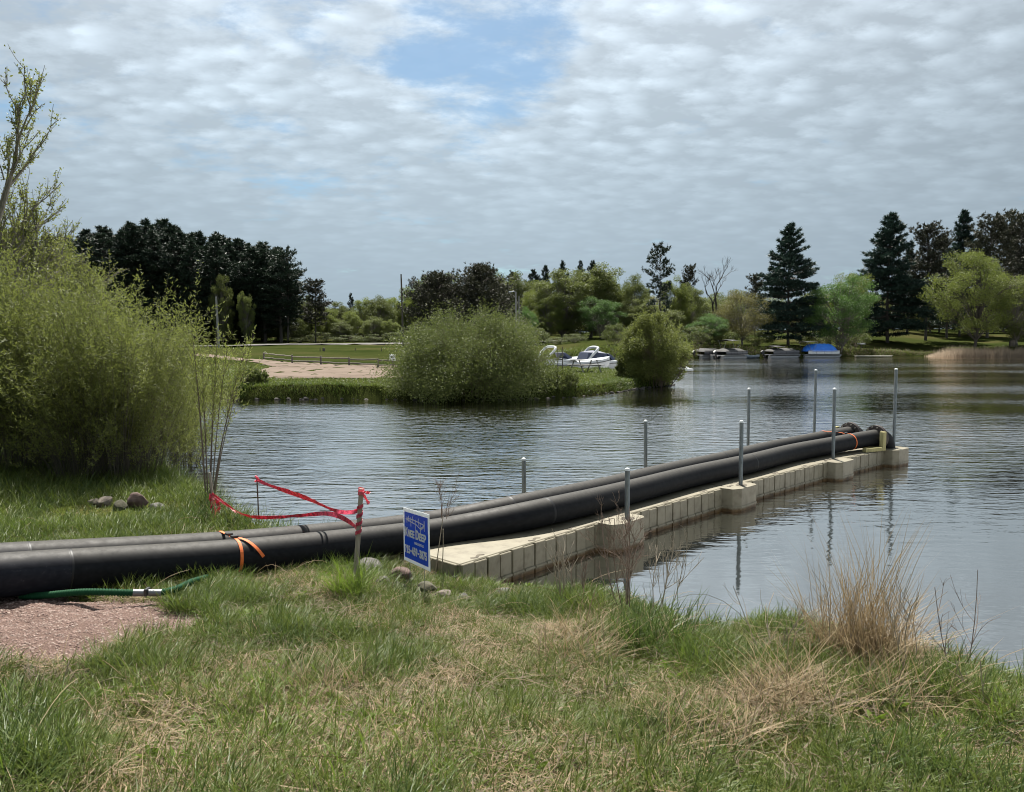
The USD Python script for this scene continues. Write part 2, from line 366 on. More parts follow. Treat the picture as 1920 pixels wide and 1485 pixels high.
WDIR = math.radians(8)
water_mat = usdkit.material(stage, '/World/Looks/lake_water', {
    'g': ('geometry', {}),
    'm1': ('mapping', {'rotation': (0, 0, WDIR), 'scale': (0.9, 3.4, 1)}), 'm2': ('mapping', {'rotation': (0, 0, -0.25), 'scale': (1.3, 2.6, 1)}), 'm3': ('mapping', {'scale': (0.02, 0.07, 1)}),
    'a': ('noise_texture', {'scale': 1.25, 'detail': 2.0, 'roughness': 0.5, 'distortion': 0.3}), 'b': ('noise_texture', {'scale': 4.5, 'detail': 2.0, 'roughness': 0.5}),
    'c': ('noise_texture', {'scale': 1.0, 'detail': 3.0, 'roughness': 0.55}),
    'cm': ('map_range', {'range_type': 'smoothstep', 'from_min': 0.38, 'from_max': 0.62, 'to_min': 0.16, 'to_max': 1.15, 'clamp': True}),
    'sp': ('separate_xyz', {}), 'lee': ('math', {'math_type': 'multiply_add', 'value1': 0.0, 'value2': 0.62, 'value3': 0.0}), 'lee2': ('math', {'math_type': 'subtract'}),
    'leem': ('map_range', {'range_type': 'smoothstep', 'from_min': 7.2, 'from_max': 11.5, 'to_min': 0.16, 'to_max': 1.0, 'clamp': True}),
    'bm': ('math', {'math_type': 'multiply', 'value2': 0.35}), 'sm': ('math', {'math_type': 'add'}), 'am': ('math', {'math_type': 'multiply'}), 'am2': ('math', {'math_type': 'multiply'}),
    'bp': ('bump', {'strength': 1.0, 'distance': 0.05}),
    'fr': ('fresnel', {'IOR': 1.33}), 'fm': ('math', {'math_type': 'multiply_add', 'value2': 0.95, 'value3': 0.44, 'use_clamp': True}),
    'df': ('diffuse_bsdf', {'color': (0.012, 0.013, 0.010)}), 'gl': ('glossy_bsdf', {'color': (1.0, 0.97, 0.94), 'roughness': 0.045}), 'p': ('mix_closure', {}),
}, [('g.position', 'm1.vector'), ('g.position', 'm2.vector'), ('g.position', 'm3.vector'), ('m1.vector', 'a.vector'), ('m2.vector', 'b.vector'), ('m3.vector', 'c.vector'), ('c.fac', 'cm.value'),
    ('b.fac', 'bm.value1'), ('a.fac', 'sm.value1'), ('bm.value', 'sm.value2'), ('sm.value', 'am.value1'), ('cm.result', 'am.value2'),
    ('g.position', 'sp.vector'), ('sp.x', 'lee.value1'), ('sp.y', 'lee2.value1'), ('lee.value', 'lee2.value2'), ('lee2.value', 'leem.value'), ('am.value', 'am2.value1'), ('leem.result', 'am2.value2'),
    ('am2.value', 'bp.height'), ('bp.normal', 'gl.normal'), ('fr.fac', 'fm.value1'), ('fm.value', 'p.fac'), ('df.BSDF', 'p.closure1'), ('gl.BSDF', 'p.closure2')], surface='p.closure')
single('water', (np.array([(-60, -20, 0), (300, -20, 0), (300, 200, 0), (-60, 200, 0)], float), np.array([[0, 1, 2, 3]])), water_mat, 'dark rippled lake water reflecting the cloudy sky', kind='structure')
tag(sky, 'thin broken cloud over pale blue sky', None, None, 'structure')

# ------------------------------------------------------------------ road, gravel lot (draped sheets)
def drape(poly, step, lift, zf=None):
    poly = poly.buffer(0)
    x0, y0, x1, y1 = poly.bounds
    X, Y = np.meshgrid(np.arange(x0, x1 + step, step), np.arange(y0, y1 + step, step), indexing='ij')
    P = np.column_stack([X.ravel(), Y.ravel()])
    P = P[shapely.contains(poly.buffer(-step * 0.35), shapely.points(P))]
    L = poly.exterior
    E = np.array([L.interpolate(t).coords[0] for t in np.arange(0, L.length, step * 0.8)])
    V = np.vstack([E, P])
    from scipy.spatial import Delaunay
    T = Delaunay(V).simplices
    keep = shapely.contains(poly.buffer(step * 0.05), shapely.points(V[T].mean(1)))
    T = T[keep]
    a, b, c = V[T[:, 0]], V[T[:, 1]], V[T[:, 2]]
    flip = (b[:, 0] - a[:, 0]) * (c[:, 1] - a[:, 1]) - (b[:, 1] - a[:, 1]) * (c[:, 0] - a[:, 0]) < 0
    T[flip] = T[flip][:, [0, 2, 1]]
    z = (zf(V) if zf else terrain(V)) + lift
    return np.column_stack([V, z]), T

gravel_mat = mat('pink_gravel', (0.060, 0.036, 0.029), (0.135, 0.088, 0.07), scale=90, rough=0.9, bump=0.9, bscale=120, detail=3, spec=0.2)
lot_mat = mat('lot_gravel', (0.105, 0.083, 0.068), (0.17, 0.138, 0.114), scale=0.6, rough=1.0, detail=9, spec=0.0, stretch=(0.35, 1.5, 1))
road_mat = mat('road_asphalt', (0.10, 0.097, 0.094), (0.15, 0.145, 0.14), scale=1.2, rough=1.0, spec=0.0)
def plant_at(px, py, z0=.4):
    p = at_z(px, py, z0)
    for _ in range(8):
        p = at_z(px, py, terrain([[p[0], p[1]]], False)[0] * .6 + p[2] * .4)
    return p
lot = sg.Polygon([tuple(plant_at(px, py, .8)[:2]) for px, py in ((462, 707), (520, 709.5), (600, 710.5), (745, 709), (830, 706), (830, 688), (745, 686), (650, 684.5), (560, 680), (500, 676.5), (430, 670), (372, 663), (366, 667), (430, 674), (480, 680), (512, 688), (480, 697))]).buffer(0.3).buffer(-0.3)
single('gravel_lot', drape(lot, 0.7, 0.03), lot_mat, 'pinkish gravel parking lot on the far bank', kind='structure', smooth=True)
rl = sg.LineString([(-75, 112), (-56, 117), (-44, 121), (-30, 125), (-20, 128), (-8, 130.5), (5, 133), (20, 140)]).buffer(3.4, cap_style=2)
single('road', drape(rl, 1.6, 0.10), road_mat, 'grey road running behind the mown field', kind='structure', smooth=True)

patch = sg.Polygon([tuple(at_z(px, py, 0.60)[:2]) for px, py in ((-260, 1100), (-60, 1098), (100, 1100), (220, 1108), (345, 1120), (372, 1148), (335, 1180), (262, 1208), (180, 1232), (70, 1250), (-40, 1262), (-260, 1300))]).buffer(0.1).buffer(-0.1)
def patch_z(xy):
    d = shapely.distance(patch.exterior, shapely.points(xy))
    p = np.column_stack([xy, np.zeros(len(xy))])
    return terrain(xy) + np.clip(d / 0.35, 0, 1) * (0.018 + 0.11 * np.clip(meshkit.fbm(p * 2.0, 3, 3) - 0.40, 0, 1) + 0.015 * meshkit.fbm(p * 11, 2, 4))
single('gravel_patch', drape(patch, 0.045, 0.006, patch_z), gravel_mat, 'pinkish crushed gravel spread under the pipes', kind='structure', smooth=True)

# ------------------------------------------------------------------ floating dock
plastic = usdkit.material(stage, '/World/Looks/dock_plastic', {
    'g': ('geometry', {}), 'sp': ('separate_xyz', {}), 'n': ('noise_texture', {'scale': 7.0, 'detail': 6.0, 'roughness': 0.65}), 'nf': ('noise_texture', {'scale': 160.0, 'detail': 2.0}),
    'r': ('rgb_ramp', {'ramp': [(0.28, (0.105, 0.09, 0.06)), (0.5, (0.16, 0.143, 0.10)), (0.75, (0.185, 0.167, 0.12))]}),
    'jit': ('math', {'math_type': 'multiply_add', 'value2': 0.075}), 'st': ('map_range', {'range_type': 'smoothstep', 'from_min': 0.055, 'from_max': 0.105, 'to_min': 1.0, 'to_max': 0.0, 'clamp': True}),
    'stc': ('rgb_ramp', {'ramp': [(0.3, (0.045, 0.028, 0.012)), (0.7, (0.17, 0.095, 0.035))]}), 'mx': ('mix', {}),
    'b': ('bump', {'strength': 0.25, 'distance': 0.004}), 'p': ('principled_bsdf', {'roughness': 0.55, 'specular_ior_level': 0.35}),
}, [('g.position', 'sp.vector'), ('g.position', 'n.vector'), ('g.position', 'nf.vector'), ('n.fac', 'r.fac'), ('n.fac', 'jit.value1'), ('sp.z', 'jit.value3'), ('jit.value', 'st.value'), ('n.fac', 'stc.fac'),
    ('st.result', 'mx.fac'), ('r.color', 'mx.color1'), ('stc.color', 'mx.color2'), ('mx.color', 'p.base_color'), ('nf.fac', 'b.height'), ('b.normal', 'p.normal')], surface='p.BSDF')
recess_mat = mat('dock_recess', (0.05, 0.042, 0.03), (0.09, 0.075, 0.05), scale=20, rough=0.9)
DZ = 0.335
def edge_pt(px, py):
    return at_z(px, py, DZ)[:2]
EDGE = [edge_pt(865, 1060), edge_pt(1135, 977.5), edge_pt(1366, 913.0), edge_pt(1545, 868.0), edge_pt(1668, 841.5)]
DW = 1.50
dock = thing('floating_dock', 'beige plastic floating dock carrying two black pipes out into the lake', 'dock')
dock_u, dock_n = [], []
SLOT = []
for k in range(4):
    a, b = EDGE[k], EDGE[k + 1]
    L = np.linalg.norm(b - a); u = (b - a) / L; n = np.array([-u[1], u[0]])
    dock_u.append(u); dock_n.append(n)
    o = np.array([a[0], a[1], 0]); U = np.array([*u, 0]); N = np.array([*n, 0]); Z = np.array([0, 0, 1.0])
    g0, g1 = 0.012, L - 0.012
    body = cbox((g0, 0.035, -0.14), (g1, DW, DZ - 0.0), 0.012)
    sec = part(dock, 'dock_section', frame(body, o, U, N, Z), plastic)
    npan = int(round((g1 - g0) / 0.181))
    w = (g1 - g0) / npan
    for i in range(npan):
        x0, x1 = g0 + i * w + 0.006, g0 + (i + 1) * w - 0.006
        lower = i % 2
        top = DZ - (0.018 if lower else 0.004)
        m = cbox((x0, 0.003 if not lower else 0.010, -0.10), (x1, 0.034, top), 0.006)
        lip = cbox((x0 + (0.004 if lower else -0.002), -0.010, 0.055), (x1 - (0.004 if lower else -0.002), 0.006, 0.085), 0.006)
        part(sec, 'side_panel', frame(cat_meshes([m, lip]), o, U, N, Z), plastic)
    if k == 0:
        for i in range(5):
            m = cbox((-0.016, 0.06 + i * 0.285, -0.10), (0.011, 0.06 + i * 0.285 + 0.27, DZ - 0.006), 0.006)
            part(sec, 'end_panel', frame(m, o, U, N, Z), plastic)
    for sx in (0.32, L * 0.5, L - 0.55):     # coupler slots in the deck: shallow S-shaped recesses
        pts = np.array([(sx + t * 0.16, 0.10 + 0.022 * math.sin(t * 2 * math.pi), 0) for t in np.linspace(-0.5, 0.5, 9)])
        strip = sg.LineString(pts[:, :2]).buffer(0.016)
        mm = trimesh.creation.extrude_polygon(strip, 0.004, engine='earcut'); mm.apply_translation((0, 0, DZ - 0.001))
        part(sec, 'coupler_slot', frame(mm, o, U, N, Z), recess_mat)

# pile brackets (moulded pockets that hold the posts)
galv = mat('galvanised_steel', (0.104, 0.120, 0.128), (0.216, 0.236, 0.244), scale=14, rough=0.42, metallic=0.75, stretch=(6, 6, 1), detail=5)
capm = mat('post_cap_white', (0.434, 0.462, 0.462), (0.525, 0.546, 0.546), scale=30, rough=0.35)
def post_at(px, py, z=DZ):
    return at_z(px, py, z)
RP = [(1177, 973, 1176.5, 877), (1390, 910, 1390.5, 788), (1563, 861, 1565, 727), (1676, 840, 1680.5, 690)]
SEC = [0, 1, 2, 3]
for i, (bx, by, tx, ty) in enumerate(RP):
    p = post_at(bx, by)
    k = SEC[i]
    u, n = dock_u[k], dock_n[k]
    e = EDGE[k]
    s = (p[:2] - e) @ u; off = (p[:2] - e) @ n      # along the section; off < 0 is outboard
    out = min(off - 0.11, -0.22)
    h0, h1 = (0.42, 0.26)
    shp = sg.Polygon([(s - h0, 0.06), (s - h0 + 0.02, out + 0.07), (s - h0 + 0.16, out), (s + h1 - 0.06, out), (s + h1, out + 0.06), (s + h1, 0.06)]).buffer(-0.03).buffer(0.03)
    body = trimesh.creation.extrude_polygon(shp, 0.44, engine='earcut'); body.apply_translation((0, 0, -0.10))
    lip = trimesh.creation.extrude_polygon(shp.buffer(0.008), 0.03, engine='earcut'); lip.apply_translation((0, 0, 0.05))
    o = np.array([e[0], e[1], 0]); U = np.array([*u, 0]); N = np.array([*n, 0]); Z = np.array([0, 0, 1.0])
    br = part(dock, 'pile_bracket', frame(cat_meshes([body, lip]), o, U, N, Z), plastic)
    ring = shapely.affinity.translate(shapely.affinity.scale(sg.Point(0, 0).buffer(0.085), 1.25, 0.9), s, off)
    mm = trimesh.creation.extrude_polygon(ring, 0.003, engine='earcut'); mm.apply_translation((0, 0, 0.3405))
    part(br, 'post_socket', frame(mm, o, U, N, Z), recess_mat)
    for ds, do in ((-0.2, 0.05), (0.16, 0.075)):
        pts = np.array([(s + ds + t * 0.15, max(off, -0.05) + do + 0.018 * math.sin(t * 2 * math.pi)) for t in np.linspace(-0.5, 0.5, 9)])
        mm = trimesh.creation.extrude_polygon(sg.LineString(pts).buffer(0.013), 0.003, engine='earcut'); mm.apply_translation((0, 0, 0.3405))
        part(br, 'coupler_slot', frame(mm, o, U, N, Z), recess_mat)
    # opposite bracket on the far side
    shp2 = sg.Polygon([(s - h0, DW - 0.06), (s - h0 + 0.16, DW + 0.2), (s + h1 - 0.06, DW + 0.2), (s + h1, DW - 0.06)])
    body = trimesh.creation.extrude_polygon(shp2, 0.435, engine='earcut'); body.apply_translation((0, 0, -0.10))
    part(dock, 'pile_bracket', frame(body, o, U, N, Z), plastic)

LP = [(984, 930, 982, 858), (1212, 880, 1210.5, 787), (1403, 838, 1404.5, 727), (1527, 812, 1530, 692)]
ORD = ['first', 'second', 'third', 'last']
def steel_post(base, top_px, label, group):
    bx, by, bz = base
    # top at the depth of the base (posts lean a little)
    t = at_y(top_px[0], top_px[1], by)
    x = thing('steel_post', label, 'post', (bx, by, -0.9), group=group)
    T = t - np.array([bx, by, -0.9])
    r = 0.030
    part(x, 'pipe', tube([(0, 0, 0), T * 0.5, T - unit(T) * 0.02], r, 18), galv, smooth=40)
    th = np.linspace(0, math.pi / 2, 6)
    dome = tube([T + unit(T) * (-0.035 + (0.012 if i else 0) + 0.022 * math.sin(a) * (1 if i else 1)) for i, a in enumerate(th)], [r * 1.07 * math.cos(a * 0.93) for a in th], 18)
    part(x, 'cap', dome, capm, smooth=50)
for i in range(4):
    p = post_at(RP[i][0], RP[i][1])
    steel_post(p, RP[i][2:], '%s galvanised post on the near right edge of the dock counting from shore' % ORD[i] if i < 3 else 'tall galvanised post at the far right corner of the dock beside the pipe elbow', 'posts holding the floating dock')
    u, n = dock_u[SEC[i]], dock_n[SEC[i]]
    q = p[:2] + n * 1.82
    base = at_y(LP[i][0], LP[i][1], q[1] if i < 2 else q[1])
    steel_post((base[0], base[1], 0), LP[i][2:], '%s galvanised post behind the two pipes counting from shore' % ORD[i], 'posts holding the floating dock')

# ------------------------------------------------------------------ two black pipelines
def hdpe(name, dark, light, scr):
    return usdkit.material(stage, '/World/Looks/' + name, {
        'g': ('geometry', {}), 'm': ('mapping', {'rotation': (0, 0, -0.75), 'scale': (0.5, 9.0, 9.0)}), 'n': ('noise_texture', {'scale': 3.0, 'detail': 6.0, 'roughness': 0.7}), 'n2': ('noise_texture', {'scale': 9.0, 'detail': 6.0, 'roughness': 0.7}),
        'r': ('rgb_ramp', {'ramp': [(0.35, dark), (0.62, light), (0.80, scr)]}), 'r2': ('rgb_ramp', {'ramp': [(0.3, (0.50, 0.50, 0.50)), (0.7, (0.66, 0.66, 0.66))]}),
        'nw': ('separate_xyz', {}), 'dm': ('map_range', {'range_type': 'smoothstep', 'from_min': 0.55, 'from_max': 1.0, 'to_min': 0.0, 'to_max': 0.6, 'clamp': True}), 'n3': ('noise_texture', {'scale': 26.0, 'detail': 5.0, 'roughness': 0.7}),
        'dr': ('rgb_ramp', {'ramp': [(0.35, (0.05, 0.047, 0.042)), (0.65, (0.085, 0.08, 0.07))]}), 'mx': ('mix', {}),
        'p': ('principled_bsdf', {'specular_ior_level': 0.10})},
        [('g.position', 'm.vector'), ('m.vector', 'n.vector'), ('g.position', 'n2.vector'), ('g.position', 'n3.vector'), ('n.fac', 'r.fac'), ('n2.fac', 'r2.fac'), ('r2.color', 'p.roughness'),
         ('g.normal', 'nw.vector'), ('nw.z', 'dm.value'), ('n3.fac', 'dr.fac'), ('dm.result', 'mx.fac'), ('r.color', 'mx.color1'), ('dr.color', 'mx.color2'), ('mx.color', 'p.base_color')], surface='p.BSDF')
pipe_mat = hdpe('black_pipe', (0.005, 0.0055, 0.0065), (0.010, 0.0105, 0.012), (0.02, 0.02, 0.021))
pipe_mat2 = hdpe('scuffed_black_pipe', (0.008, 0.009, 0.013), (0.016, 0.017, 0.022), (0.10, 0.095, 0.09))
bead_mat = mat('weld_bead', (0.010, 0.010, 0.011), rough=0.5, spec=0.25)
flange_mat = mat('flange_iron', (0.022, 0.018, 0.017), (0.055, 0.04, 0.034), scale=25, rough=0.55)
bolt_mat = mat('bolt_zinc', (0.32, 0.30, 0.26), rough=0.4, metallic=0.8)
PR = 0.160
# near pipe: centre line by (pixel x, centre pixel y, distance)
def yd(px):
    return 434.0 / (81 - 0.0325 * px)
near_px = [(-330, 1108), (-150, 1091), (0, 1077.5), (130, 1067.5), (390, 1050), (560, 1033), (680, 1018.5), (830, 999.5)]
ctr = [at_y(px, py, yd(px)) for px, py in near_px]
# on the dock the pipe lies on the deck and rises a little towards its end
for px, py, up_ in ((960, 973, 0), (1110, 940, 0), (1200, 918, 0), (1300, 892, 0), (1410, 868.5, 0), (1480, 850, 0), (1560, 835.0, .015), (1620, 823.5, .05), (1652, 818.5, .075)):
    ctr.append(at_z(px, py, DZ + PR + .004 + up_))
ctr = np.array(ctr)
def smooth_curve(P, n):
    t = np.concatenate([[0], np.cumsum(np.linalg.norm(np.diff(P, axis=0), axis=1))])
    return CubicSpline(t, P)(np.linspace(0, t[-1], n))
from scipy.ndimage import gaussian_filter1d
near_c = smooth_curve(ctr, 220)
near_c = gaussian_filter1d(near_c, 6, axis=0, mode='nearest')
tn = np.gradient(near_c, axis=0); tn /= np.linalg.norm(tn, axis=1, keepdims=True)
nn = np.column_stack([-tn[:, 1], tn[:, 0], np.zeros(len(tn))]); nn /= np.linalg.norm(nn, axis=1, keepdims=True)
f = np.linspace(0, 1, 220)
sep = np.interp(f, [0, 0.55, 0.8, 1.0], [0.345, 0.37, 0.46, 0.62])
far_c = near_c + nn * gaussian_filter1d(sep, 8, mode='nearest')[:, None]
far_c[:, 2] += np.interp(f, [0, .25, .5, 1], [0.0, 0.0, 0.0, 0.0])
def project(P):
    P = np.atleast_2d(P) - C_
    w = P @ F_
    return np.column_stack([960 + FPX * (P @ R_) / w, 742.5 - FPX * (P @ U_) / w])
def index_at(C, px):
    return int(np.argmin(np.abs(project(C)[:, 0] - px)))
def pipeline(C, joints, label, elbow_drop):
    x = thing('black_pipe', label, 'pipe', group='twin discharge pipes')
    cuts = [0] + [index_at(C, j) for j in joints] + [len(C) - 1]
    for i in range(len(cuts) - 1):
        seg = C[cuts[i]:cuts[i + 1] + 1]
        part(x, 'pipe_segment', tube(seg, PR * (1.012 if i == 0 else 1.0), 40), pipe_mat2 if i == 0 else pipe_mat, smooth=40, label='scuffed older pipe length' if i == 0 else None)
    for j in cuts[1:-1]:
        c, t = C[j], unit(C[j + 1] - C[j - 1])
        pr = [c - t * 0.016, c - t * 0.008, c - t * 0.002, c + t * 0.002, c + t * 0.008, c + t * 0.016]
        part(x, 'weld_bead', tube(pr, np.array([1.0, 1.014, 1.004, 1.004, 1.014, 1.0]) * PR, 40), bead_mat, smooth=50)
    e, t = C[-1], unit(C[-1] - C[-3])
    # back-up ring and stub flange with bolts, then a 90 degree elbow down into the lake
    for d0, d1, r in ((0.0, 0.035, 0.245), (0.040, 0.075, 0.245)):
        fl = tube([e + t * (d0 + 0.0), e + t * (d0 + 0.004), e + t * (d1 - 0.004), e + t * d1], np.array([r - .006, r, r, r - .006]), 40)
        part(x, 'flange', fl, flange_mat, smooth=40)
    side = unit(np.cross(t, [0, 0, 1])); upv = np.cross(side, t)
    for k in range(12):
        a = (k + 0.5) / 12 * 2 * math.pi
        c = e + (side * math.cos(a) + upv * math.sin(a)) * 0.210
        part(x, 'bolt', tube([c - t * 0.035, c + t * 0.105], 0.012, 6), bolt_mat)
    R = 0.26
    th = np.linspace(0, math.pi / 2, 14)
    arc = [e + t * (0.075 + R * math.sin(a)) - np.array([0, 0, 1]) * R * (1 - math.cos(a)) for a in th]
    arc = [e + t * 0.07] + arc + [arc[-1] - np.array([0, 0, q]) for q in (0.12, 0.3, elbow_drop)]
    part(x, 'elbow', tube(arc, PR * 1.08, 40), pipe_mat, smooth=40)
    c = arc[-2] + np.array([0, 0, 0.0])
    return x
pipeline(near_c, [122, 1022, 1406], 'nearer black plastic pipe running along the dock to a bolted flange and elbow', 0.9)
pipeline(far_c, [44, 952, 1352], 'black plastic pipe behind the nearer one, mostly hidden by it along the dock', 0.9)

# timber cradle at the pipe end
wood_green = mat('treated_timber', (0.22, 0.20, 0.085), (0.34, 0.30, 0.14), scale=5, rough=0.85, stretch=(6, 6, 1), bump=0.3)
cr = thing('timber_cradle', 'greenish treated timber cradle under the pipe end on the dock', 'wooden support')
e, t = near_c[-1], unit(near_c[-1] - near_c[-3]); t = unit([t[0], t[1], 0]); s = np.array([t[1], -t[0], 0])
zt = near_c[-1][2]
up = cbox((-0.045, -0.045, DZ + 0.002), (0.045, 0.045, zt + 0.145), 0.006)
o1 = e * [1, 1, 0] - t * 0.09 + s * 0.235
part(cr, 'upright', frame(up, o1, t, -s, [0, 0, 1]), wood_green)
o2 = e * [1, 1, 0] - t * 0.09 + s * -0.85
part(cr, 'upright', frame(up, o2, t, -s, [0, 0, 1]), wood_green)
beam = cbox((-0.55, -0.045, DZ + 0.0025), (-0.051, 0.045, DZ + 0.078), 0.006)
part(cr, 'runner', frame(beam, o1, t, -s, [0, 0, 1]), wood_green)
beam = cbox((-0.040, 0.05, DZ + 0.0025), (0.040, 1.03, DZ + 0.06), 0.006)
part(cr, 'cross_beam', frame(beam, o1, t, -s, [0, 0, 1]), wood_green)

# orange straps
strap_mat = mat('orange_webbing', (0.552, 0.102, 0.013), (0.637, 0.145, 0.025), scale=60, rough=0.7)
buckle_mat = mat('black_buckle', (0.015, 0.015, 0.016), rough=0.4)
def ribbon(pts, nrm, width, thick=0.002):
    """flat band along pts; nrm gives its face normal"""
    pts = np.asarray(pts, float); nrm = np.asarray(nrm, float)
    t = np.gradient(pts, axis=0); t /= np.maximum(np.linalg.norm(t, axis=1, keepdims=True), 1e-9)
    b = np.cross(t, nrm); b /= np.maximum(np.linalg.norm(b, axis=1, keepdims=True), 1e-9)
    w = np.broadcast_to(np.asarray(width, float), (len(pts),))[:, None] / 2
    q = np.stack([pts + b * w + nrm * thick / 2, pts - b * w + nrm * thick / 2, pts - b * w - nrm * thick / 2, pts + b * w - nrm * thick / 2], 1)
    n = len(pts); v = q.reshape(-1, 3); fs = []
    for i in range(n - 1):
        for k in range(4):
            fs.append([i * 4 + k, i * 4 + (k + 1) % 4, (i + 1) * 4 + (k + 1) % 4, (i + 1) * 4 + k])
    fs += [[0, 3, 2, 1], [(n - 1) * 4, (n - 1) * 4 + 1, (n - 1) * 4 + 2, (n - 1) * 4 + 3]]
    return v, np.array(fs)
def strap(px, label, tail, width):
    x = thing('ratchet_strap', label, 'strap', group='orange straps round the pipes')
    i = index_at(near_c, px)
    c1, c2, t = near_c[i], far_c[i], tn[i]
    nv = unit(np.cross(t, [0, 0, 1])); upv = unit(np.cross(nv, t))      # nv towards the camera side
    r = PR + 0.004
    a = np.concatenate([np.linspace(math.radians(95), math.radians(-92), 26)])
    loop1 = np.array([c1 + (nv * math.cos(q) + upv * math.sin(q)) * r for q in a])
    n1 = np.array([nv * math.cos(q) + upv * math.sin(q) for q in a])
    a2 = np.linspace(math.radians(-92), math.radians(-265), 26)
    loop2 = np.array([c2 + (nv * math.cos(q) + upv * math.sin(q)) * r for q in a2]); n2 = np.array([nv * math.cos(q) + upv * math.sin(q) for q in a2])
    P = np.vstack([loop1, loop2, loop1[:1]]); Nn = np.vstack([n1, n2, n1[:1]])
    part(x, 'webbing', ribbon(P, Nn, width), strap_mat)
    if tail:
        w = np.linspace(0, 1, 12)
        ang = math.radians(88) - w * math.radians(80)
        tp = np.array([c1 + (nv * math.cos(q) + upv * math.sin(q)) * (r + 0.010) + t * (0.02 + 0.17 * v) for q, v in zip(ang, w)])
        tnm = np.array([unit(nv * math.cos(q) + upv * math.sin(q)) for q in ang])
        part(x, 'loose_tail', ribbon(tp, tnm, width), strap_mat)
    for q, dx in ((0.45, -0.005), (0.12, 0.0)):
        c = c1 * (1 - q) + c2 * q + upv * (r + 0.012) + t * dx
        m = cbox((-0.032, -0.022, -0.008), (0.032, 0.022, 0.012), 0.004)
        part(x, 'ratchet_buckle', frame(m, c, t, nv, upv), buckle_mat)
strap(438, 'orange ratchet strap with loose tail round the pipes near the shore', True, 0.028)
strap(1592, 'orange ratchet strap round the pipes near the far dock end', False, 0.026)

# green suction hose with coupler under the near pipe
hose_mat = mat('green_hose', (0.004, 0.035, 0.014), (0.008, 0.05, 0.02), scale=30, rough=0.75, spec=0.12)
steel_b = mat('bright_steel', (0.16, 0.165, 0.17), rough=0.5, metallic=0.9)
hx = thing('green_hose', 'green ribbed hose with a steel coupler lying under the pipe', 'hose')
hp = [at_y(40, 1117, 5.42), at_y(112, 1113.5, 5.36), at_y(160, 1110, 5.33), at_y(210, 1110.5, 5.33), at_y(252, 1111.5, 5.36)]
hq = [at_y(300, 1111, 5.42), at_y(328, 1105, 5.52), at_y(352, 1094, 5.72), at_y(372, 1087, 5.95), at_y(400, 1076, 6.3)]
def ribbed(P, n):
    c = smooth_curve(np.array(P), n)
    r = 0.0235 + 0.0022 * np.sign(np.sin(np.arange(n) * math.pi / 2 + 0.7))
    return tube(c, r, 14)
part(hx, 'hose_length', ribbed(hp, 170), hose_mat, smooth=50)
part(hx, 'hose_length', ribbed(hq, 190), hose_mat, smooth=50)
cp = np.array([hp[-1], hq[0]])
part(hx, 'coupler', tube([cp[0] - (cp[1] - cp[0]) * 0.05, cp[0] * .6 + cp[1] * .4], 0.026, 16), steel_b, smooth=40)
part(hx, 'coupler', tube([cp[0] * .45 + cp[1] * .55, cp[1] + (cp[1] - cp[0]) * 0.05], 0.026, 16), steel_b, smooth=40)
part(hx, 'clamp_lug', cbox(cp.mean(0) - [0.012, 0.035, 0.02], cp.mean(0) + [0.012, 0.03, 0.035], 0.004), buckle_mat)

# ------------------------------------------------------------------ yard sign
def plastic_sheet(name, c, t):
    return usdkit.material(stage, '/World/Looks/' + name, {'p': ('principled_bsdf', {'base_color': c, 'roughness': 0.4}), 't': ('translucent_bsdf', {'color': c}), 'm': ('mix_closure', {'fac': t})}, [('p.BSDF', 'm.closure1'), ('t.BSDF', 'm.closure2')], surface='m.closure')
sign_white = plastic_sheet('sign_white', (0.80, 0.83, 0.85), .4)
sign_blue = plastic_sheet('sign_blue', (0.008, 0.10, 0.68), .4)
print_white = plastic_sheet('print_white', (0.86, 0.87, 0.88), .4)
TL = at_y(758.5, 952, 6.68); TR = at_y(807, 965.5, 6.125); BL = at_y(756, 1047.5, 6.68); BR = at_y(804.5, 1070.5, 6.125)
SX = (TR + BR - TL - BL) / 2; SW = np.linalg.norm(SX); SX /= SW
SY = (TL + TR - BL - BR) / 2; SH = np.linalg.norm(SY); SY -= SX * (SY @ SX); SY /= np.linalg.norm(SY)
SN = np.cross(SX, SY)
SO = (TL + TR + BL + BR) / 4 - SX * SW / 2 - SY * SH / 2
ys = thing('yard_sign', 'blue and white yard sign with a phone number beside the dock', 'sign')
part(ys, 'board', frame(box((0, 0, -0.002), (SW, SH, 0.002)), SO, SX, SY, SN), sign_white)
part(ys, 'blue_panel', frame(box((0.028, 0.030, 0.002), (SW - 0.032, SH - 0.034, 0.0026)), SO, SX, SY, SN), sign_blue)
def sign_text(txt, x0, x1, y0, h, bold=True, zz=0.0026):
    m = meshkit.text_mesh(txt, h, 0.0008, bold)
    b = m.bounds
    v = np.array(m.vertices); v[:, 0] = x0 + (v[:, 0] - b[0, 0]) * (x1 - x0) / (b[1, 0] - b[0, 0]); v[:, 1] += y0; v[:, 2] += zz
    g = .0042 if bold else .0012
    vs = [v + [dx, dy, k * 8e-5] for k, (dx, dy) in enumerate(((0, 0), (g, 0), (-g, 0), (0, g * .6), (0, -g * .6)))]
    return frame(cat_meshes([(q, m.faces) for q in vs]), SO, SX, SY, SN)
W_, H_ = SW, SH
letters = [sign_text('K', .055 * W_ / .6, .135 * W_ / .6, .455 * H_, .135 * H_), sign_text('NEE', .135 * W_ / .6, .275 * W_ / .6, .455 * H_, .105 * H_),
           sign_text('D', .305 * W_ / .6, .385 * W_ / .6, .455 * H_, .135 * H_), sign_text('EEP', .39 * W_ / .6, .53 * W_ / .6, .455 * H_, .105 * H_)]
